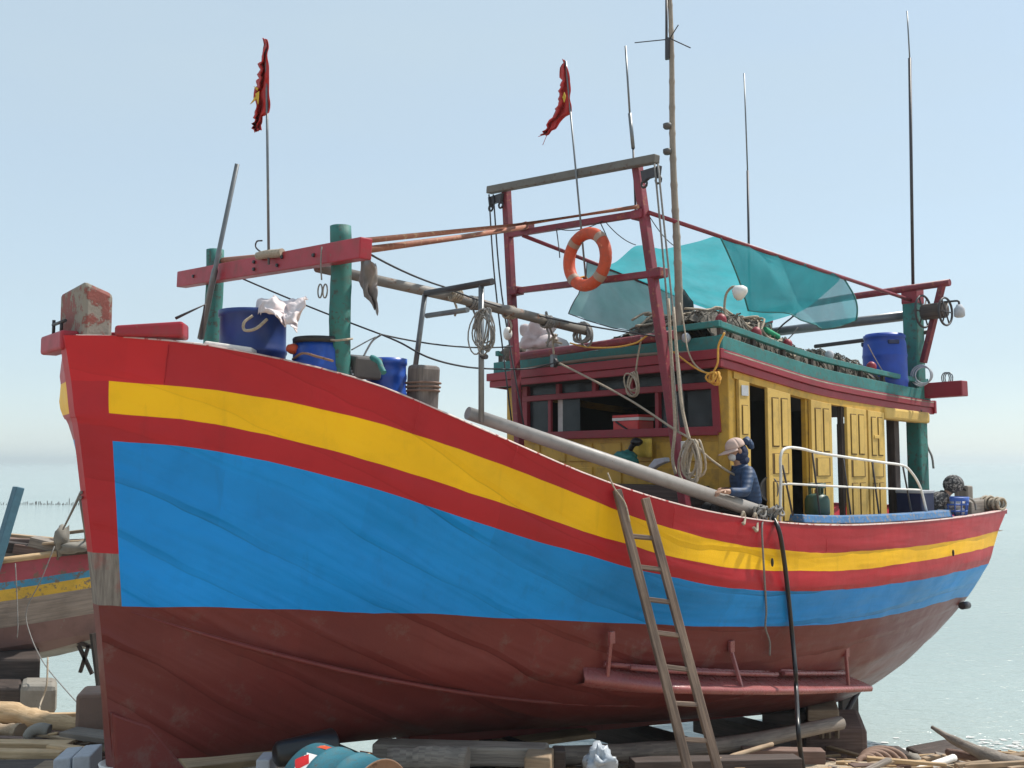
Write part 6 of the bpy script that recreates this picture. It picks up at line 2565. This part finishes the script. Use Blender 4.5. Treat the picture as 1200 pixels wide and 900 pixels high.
# right corner driftwood
log('driftwood', 'large pointed driftwood branch sticking up at the right edge of the beach', [PY(1092, 852, 10.4), PY(1115, 866, 10.2), PY(1140, 878, 10.0), PY(1165, 889, 9.9), PY(1215, 905, 9.7)], (.02, .10), M['greywood'], 'driftwood', seed=4)
log('driftwood', 'smaller branch beneath the large driftwood branch', [PY(1110, 881, 10.3), PY(1135, 886, 10.1), PY(1165, 891, 9.9), PY(1190, 898, 9.8)], (.035, .06), M['brownwood'], 'driftwood', seed=5)
log('pole', 'pale bare pole lying at the lower edge left of the driftwood', [PY(1075, 903, 9.3), PY(1098, 895, 9.5), PY(1118, 888, 9.7)], (.035, .035), M['foam'], 'pole', seed=7, jit=.03)
g = MB()
c = PY(1048, 886, 11.2)
g.ball(c - Z * .06, .17, .2, .14, jit=.7, n=10, m=7)
tag(g.build('rock', M['darkwood'], origin=c), 'dark rock at the water edge right of the rope heap', 'rock')
g = MB()
c = PY(1103, 884, 11.3)
g.box(c - Z * .03, Vector((.26, .05, .03)), Vector((-.05, .3, 0)), Z * .08)
tag(g.build('slab', M['darkwood'], origin=c, bevel=.03), 'dark flat slab at the water edge behind the driftwood', 'slab')
g = MB()
c = PY(1071, 886, 10.8)
g.ball(c - Z * .03, .09, .1, .06, jit=.6, n=9, m=6)
tag(g.build('rock', M['stone'], origin=c), 'small grey stone between the dark rock and the slab', 'rock')
for i, (a_, b_, mt) in enumerate((((1055, 895, 9.9), (1085, 893, 9.9), 'palewood'), ((1120, 897, 9.5), (1160, 893, 9.6), 'midwood'), ((1170, 893, 9.9), (1205, 890, 10), 'brownwood'), ((1082, 890, 10.2), (1100, 886, 10.3), 'midwood'))):
    plank('stick', ('short pale stick right of the rope heap', 'tan stick below the large driftwood branch', 'dark stick at the right edge beside the driftwood', 'small tan stick in front of the dark slab')[i],
          PY(*a_), PY(*b_), .06, .035, M[mt], 'stick')

rr = random.Random(33)
mts = ['palewood', 'midwood', 'greywood', 'brownwood', 'palewood']
for k in range(20):
    x_, y_ = rr.uniform(-6.6, -3.4), rr.uniform(7.5, 10.0)
    an = rr.gauss(.05, .35)
    L_ = rr.uniform(.35, 1.1)
    d_ = Vector((math.cos(an), math.sin(an), rr.uniform(-.06, .06)))
    c = Vector((x_, y_, ground_z(x_, y_) + rr.uniform(.02, .09)))
    plank('board', 'weathered loose board among those strewn on the left bank', c - d_ * L_ / 2, c + d_ * L_ / 2, rr.uniform(.05, .14), rr.uniform(.02, .045), M[mts[k % 5]], 'board',
          t1=rr.uniform(.7, 1), group='loose boards strewn on the left bank')
for k in range(26):
    y_ = rr.uniform(9.0, 12.4)
    x_ = rr.uniform(3.4, 7.2) * y_ / 11
    an = rr.gauss(-.2, .6)
    L_ = rr.uniform(.2, .8)
    d_ = Vector((math.cos(an), math.sin(an), rr.uniform(-.12, .12)))
    c = Vector((x_, y_, ground_z(x_, y_) + rr.uniform(.02, .10)))
    plank('board', 'broken loose board among those strewn along the right shore', c - d_ * L_ / 2, c + d_ * L_ / 2, rr.uniform(.04, .12), rr.uniform(.02, .05), M[mts[(k * 3 + 1) % 5]], 'board',
          t1=rr.uniform(.5, 1), group='loose boards strewn along the right shore')
for k in range(34):
    y_ = rr.uniform(7.7, 9.3)
    x_ = rr.uniform(-1.3, 3.0) * y_ / 8
    an = rr.gauss(.0, .6)
    L_ = rr.uniform(.15, .7)
    d_ = Vector((math.cos(an), math.sin(an), rr.uniform(-.15, .15)))
    c = Vector((x_, y_, ground_z(x_, y_) + rr.uniform(.02, .12)))
    plank('board', 'scrap board scattered under the hull', c - d_ * L_ / 2, c + d_ * L_ / 2, rr.uniform(.03, .11), rr.uniform(.015, .045), M[mts[(k * 2 + 1) % 5]], 'board',
          t1=rr.uniform(.5, 1), group='scrap boards scattered under the hull')
# loose chips and splinters over the whole bank
rr = random.Random(21)
cm = MB()
for k in range(1500):
    if rr.random() < .5:
        x_, y_ = rr.uniform(-7, -2.6), rr.uniform(7.3, 10.2)
    else:
        x_, y_ = rr.uniform(-2.6, 7), rr.uniform(7.5, 13.0)
    z_ = ground_z(x_, y_)
    L_ = rr.uniform(.03, .26)
    an = rr.uniform(-.7, .7) + (math.pi if rr.random() < .5 else 0)
    d_ = Vector((math.cos(an), math.sin(an), rr.uniform(-.12, .12)))
    c = Vector((x_, y_, z_ + rr.uniform(.005, .04)))
    cm.beam(c - d_ * L_ / 2, c + d_ * L_ / 2, rr.uniform(.01, .05), rr.uniform(.008, .03), mat=rr.choice([0, 0, 1, 2, 3, 3]))
tag(cm.build('wood_chips', [M['palewood'], M['midwood'], M['greywood'], M['brownwood']]), 'wood chips and splinters scattered over the beach', None, None, 'stuff')

# ------------------------------------------------------------------ neighbouring boat on the left
OB = thing('old_boat', 'worn smaller wooden boat at the left with faded red, blue and yellow bands', 'boat', Vector((-7, 13, -.3)))
OM = [paint('faded_red', (.44, .08, .11), (.24, .15, .12), .5, .6), paint('faded_blue', (.06, .3, .5), (.2, .18, .16), .6, .6, scale=1.5), paint('faded_yellow', (.72, .45, .05), (.26, .2, .13), .5, .6, scale=1.5),
      wood('old_planks', (.2, .165, .14), (.36, .29, .24)), paint('old_brown', (.25, .14, .12), (.28, .24, .2), .3, .8), M['palewood']]
stX = [(-14, 1.5), (-11, 1.55), (-9, 1.45), (-7.6, 1.25), (-6.6, 1.0), (-5.9, .72), (-5.3, .4), (-4.9, .1)]


def ob_z(x, k):
    e_ = (x + 6.26)
    top = 1.06 + .11 * e_ + .012 * e_ * e_
    bot = -.18 + .24 * e_ if e_ > 0 else -.18 + .09 * e_ + .01 * e_ * e_
    lv = [top + .03, top, top - .24, top - .33, top - .47, top - .80, top - 1.05, bot - .0, bot - .12]
    return lv[k]


bb_k = [1.0, 1.0, .98, .97, .95, .88, .8, .55, .12]
P = []
for X_, b_ in stX:
    near, far = [], []
    for k in range(9):
        zz = ob_z(X_, k)
        if k >= 6:
            zz = min(zz, ob_z(X_, 5) - .05 * (k - 5))
        near.append(Vector((X_, 13.1 - b_ * bb_k[k] * 1.1, zz)))
        far.append(Vector((X_, 13.1 + b_ * bb_k[k] * 1.1, zz)))
    P.append(near + far[::-1])
g = MB()
bandm = [5, 0, 1, 2, 3, 4, 4, 3, 4]
g.grid(P, smooth=False, matf=lambda i, j: (bandm[j] if j < 8 else 4 if j == 8 else bandm[16 - j]), uvf=lambda a, b: (stX[a][0], b * .3))
g.build('hull', OM, OB)
P = []
for X_, b_ in stX:
    P.append([Vector((X_, 13.1 + t_ * b_ * 1.06, ob_z(X_, 1) - .05)) for t_ in (-1, 0, 1)])
MB().grid(P, smooth=False, flip=True).build('deck', M['darkwood'], OB)
g = MB()
g.tube([Vector((X_, 13.1 - b_ * 1.1, ob_z(X_, 0) + .0)) for X_, b_ in stX], .045, 6)
g.build('gunwale', M['palewood'], OB)
MB().beam(PY(-8, 672, 12.0), PY(22, 571, 12.2), .13, .10).build('leaning_post', plain('slate_blue_paint', (.05, .13, .18), .6), OB, bevel=.01)
g = MB()
g.beam(PY(118, 806, 12.6), PY(110, 742, 12.6), .10, .08)
g.build('stern_post', M['darkwood'], OB)
for a_, b_ in (((92, 756), (108, 790)), ((104, 756), (94, 788)), ((90, 752), (112, 760))):
    MB().beam(PY(*a_, 12.8), PY(*b_, 12.8), .04, .04).build('brace', M['darkwood'], OB)
labs = ['long grey board on the deck of the old boat, at the left edge', 'grey board tilted on the old boat deck, left of the pale stump', 'brown board on the old boat deck below the tilted grey board',
        'dark board heaped on the old boat deck beside our boat stem', 'pale board lying flat along the old boat gunwale', 'short dark beam on the old boat deck near the left edge']
for i, (a_, b_, mt, wd) in enumerate((((-20, 645), (28, 651), 'greywood', .10), ((38, 634), (80, 644), 'greywood', .12), ((20, 642), (74, 650), 'brownwood', .12), ((70, 645), (112, 641), 'darkwood', .14), ((-30, 655), (18, 654), 'palewood', .08), ((5, 640), (34, 643), 'darkwood', .13))):
    plank('board', labs[i], PY(*a_, 12.5), PY(*b_, 12.55), .25, wd, M[mt], 'board')
rr = random.Random(12)
for k in range(14):
    x_, y_ = rr.uniform(-7.6, -5.3), rr.uniform(12.4, 13.4)
    an = rr.gauss(.0, .25)
    L_ = rr.uniform(.5, 1.3)
    d_ = Vector((math.cos(an), math.sin(an), rr.uniform(-.12, .12)))
    c = Vector((x_, y_, 1.16 + .1 * (x_ + 6.3) + rr.uniform(0, .18)))
    plank('board', 'grey board among the loose boards heaped on the old boat deck', c - d_ * L_ / 2, c + d_ * L_ / 2, rr.uniform(.08, .16), rr.uniform(.03, .06), M[('greywood', 'brownwood', 'darkwood', 'midwood')[k % 4]], 'board',
          group='loose boards heaped on the old boat deck')
g = MB()
q = PY(73, 630, 12.3)
g.ball(q, .09, .1, .17, jit=.7, n=10, m=8)
g.ball(q + Vector((.16, 0, -.12)), .2, .12, .08, jit=.5, n=10, m=8)
tag(g.build('cloth_bundle', M['stone'], origin=q), 'pale grey bundle tied on the old boat deck where the bow lines lead', 'bundle')
rope('mooring_line', 'mooring line from the big boat stem down to the grey bundle on the old boat', [PV(95, 577, .0), PY(84, 600, 9.5), PY(74, 620, 12.2)], .012, M['ropeg'])
rope('mooring_line', 'second slack line hanging from the big boat stem to the old boat deck', [PV(94, 583, .0), PY(97, 605, 9.5), PY(100, 628, 12), PY(99, 634, 12.3)], .012, M['ropeg'])
rope('slack_rope', 'slack tan rope hanging down the old boat side to the ground', [PY(64, 640, 11.9), PY(48, 680, 11.8), PY(31, 715, 11.8), PY(36, 745, 11.7), PY(52, 778, 11.3), PY(80, 812, 10.6), PY(102, 835, 9.6)], .006, M['ropeg'])
rope('slack_rope', 'thin pale rope hanging straight down the old boat side', [PY(18, 660, 11.8), PY(20, 700, 11.8), PY(21, 735, 11.75), PY(20, 748, 11.75)], .006, M['ropeg'])
pxbox('support_block', 'grey concrete block under the old boat by the water', 24, 66, 803, 838, 11.2, .45, M['stone'], .06, skew=-.46)
pxbox('support_block', 'dark block stack under the old boat at the left edge', -60, 46, 772, 812, 11.9, .8, M['darkwood'], .03, skew=-.5)
pxbox('support_block', 'dark lower block under the old boat in the left corner', -70, 24, 806, 842, 11.4, .8, M['darkwood'], .03, skew=-.5)
rope('hung_rope', 'pale rope end hanging below the old boat before the concrete block', [PY(56, 770, 11.1), PY(55, 800, 11.0), PY(51, 815, 11.0), PY(47, 826, 10.9), PY(46, 838, 10.6)], .010, M['rope'])

# white flecks standing in for sun glints on the water, right shore
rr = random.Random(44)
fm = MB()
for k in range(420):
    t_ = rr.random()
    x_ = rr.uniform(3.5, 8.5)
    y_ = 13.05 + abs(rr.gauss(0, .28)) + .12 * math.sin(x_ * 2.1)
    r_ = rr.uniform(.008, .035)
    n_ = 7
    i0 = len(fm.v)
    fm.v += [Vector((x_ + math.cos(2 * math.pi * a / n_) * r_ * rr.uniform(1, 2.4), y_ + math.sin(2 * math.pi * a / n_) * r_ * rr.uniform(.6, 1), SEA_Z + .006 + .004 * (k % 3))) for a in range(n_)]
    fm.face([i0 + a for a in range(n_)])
tag(fm.build('sea_glints', M['white']), 'white flecks standing in for sun glints along the shore', None, None, 'stuff')

# fish-trap stakes standing in the shallow sea far off
g = MB()
rr = random.Random(4)
for k in range(230):
    x_ = -46 + k * .17
    y_ = 86 + .6 * math.sin(k * .09)
    h_ = rr.uniform(.06, .3) if rr.random() > .06 else rr.uniform(.3, .6)
    g.beam(Vector((x_, y_, SEA_Z - .3)), Vector((x_ + rr.uniform(-.05, .05), y_, SEA_Z + h_)), .05, .05)
tag(g.build('fish_trap_stakes', M['darkwood']), 'line of thin stakes standing in the shallow sea', None, None, 'stuff')

# every loose board gets a label of its own: colour, then its order from the left
def proj_x(p):
    return 600 + F_PX * p.x / (p.y * math.cos(PITCH) + (p.z - CAM_H) * math.sin(PITCH))


ORD = ['first', 'second', 'third', 'fourth', 'fifth', 'sixth', 'seventh', 'eighth', 'ninth', 'tenth', 'eleventh', 'twelfth', 'thirteenth', 'fourteenth', 'fifteenth', 'sixteenth', 'seventeenth', 'eighteenth']
for gname, place in (('loose boards strewn on the left bank', 'strewn on the left bank'), ('loose boards strewn along the right shore', 'strewn along the right shore'),
                     ('scrap boards scattered under the hull', 'scattered under the hull'),
                     ('loose boards heaped on the old boat deck', 'heaped on the old boat deck')):
    by = {}
    for o in COL.objects:
        if o.get('group') == gname:
            by.setdefault(o.data.materials[0].name, []).append(o)
    for mname, lst in by.items():
        colr = {'pale_dry_wood': 'pale', 'tan_wood': 'tan', 'grey_weathered_wood': 'grey', 'brown_block_wood': 'brown', 'dark_wood': 'dark'}[mname]
        lst.sort(key=lambda o: proj_x(Vector(o.location)))
        for k, o in enumerate(lst):
            o['label'] = '%s loose board %s, %s %s one from the left' % (colr, place, ORD[k], colr)

# ------------------------------------------------------------------ haze
hz = MB()
hz.box(Vector((0, 800, 5)), Vector((3000, 0, 0)), Vector((0, 2400, 0)), Z * 9)
ho = hz.build('haze', [])
tag(ho, 'sea haze', None, None, 'stuff')
hm = bpy.data.materials.new('haze_air')
hm.use_nodes = True
hn = hm.node_tree
hn.nodes.remove(hn.nodes['Principled BSDF'])
pv = hn.nodes.new('ShaderNodeVolumePrincipled')
pv.inputs['Color'].default_value = (.90, .985, 1, 1)
pv.inputs['Density'].default_value = .0008
pv.inputs['Anisotropy'].default_value = 0.3
hn.links.new(pv.outputs[0], hn.nodes['Material Output'].inputs['Volume'])
ho.data.materials.append(hm)
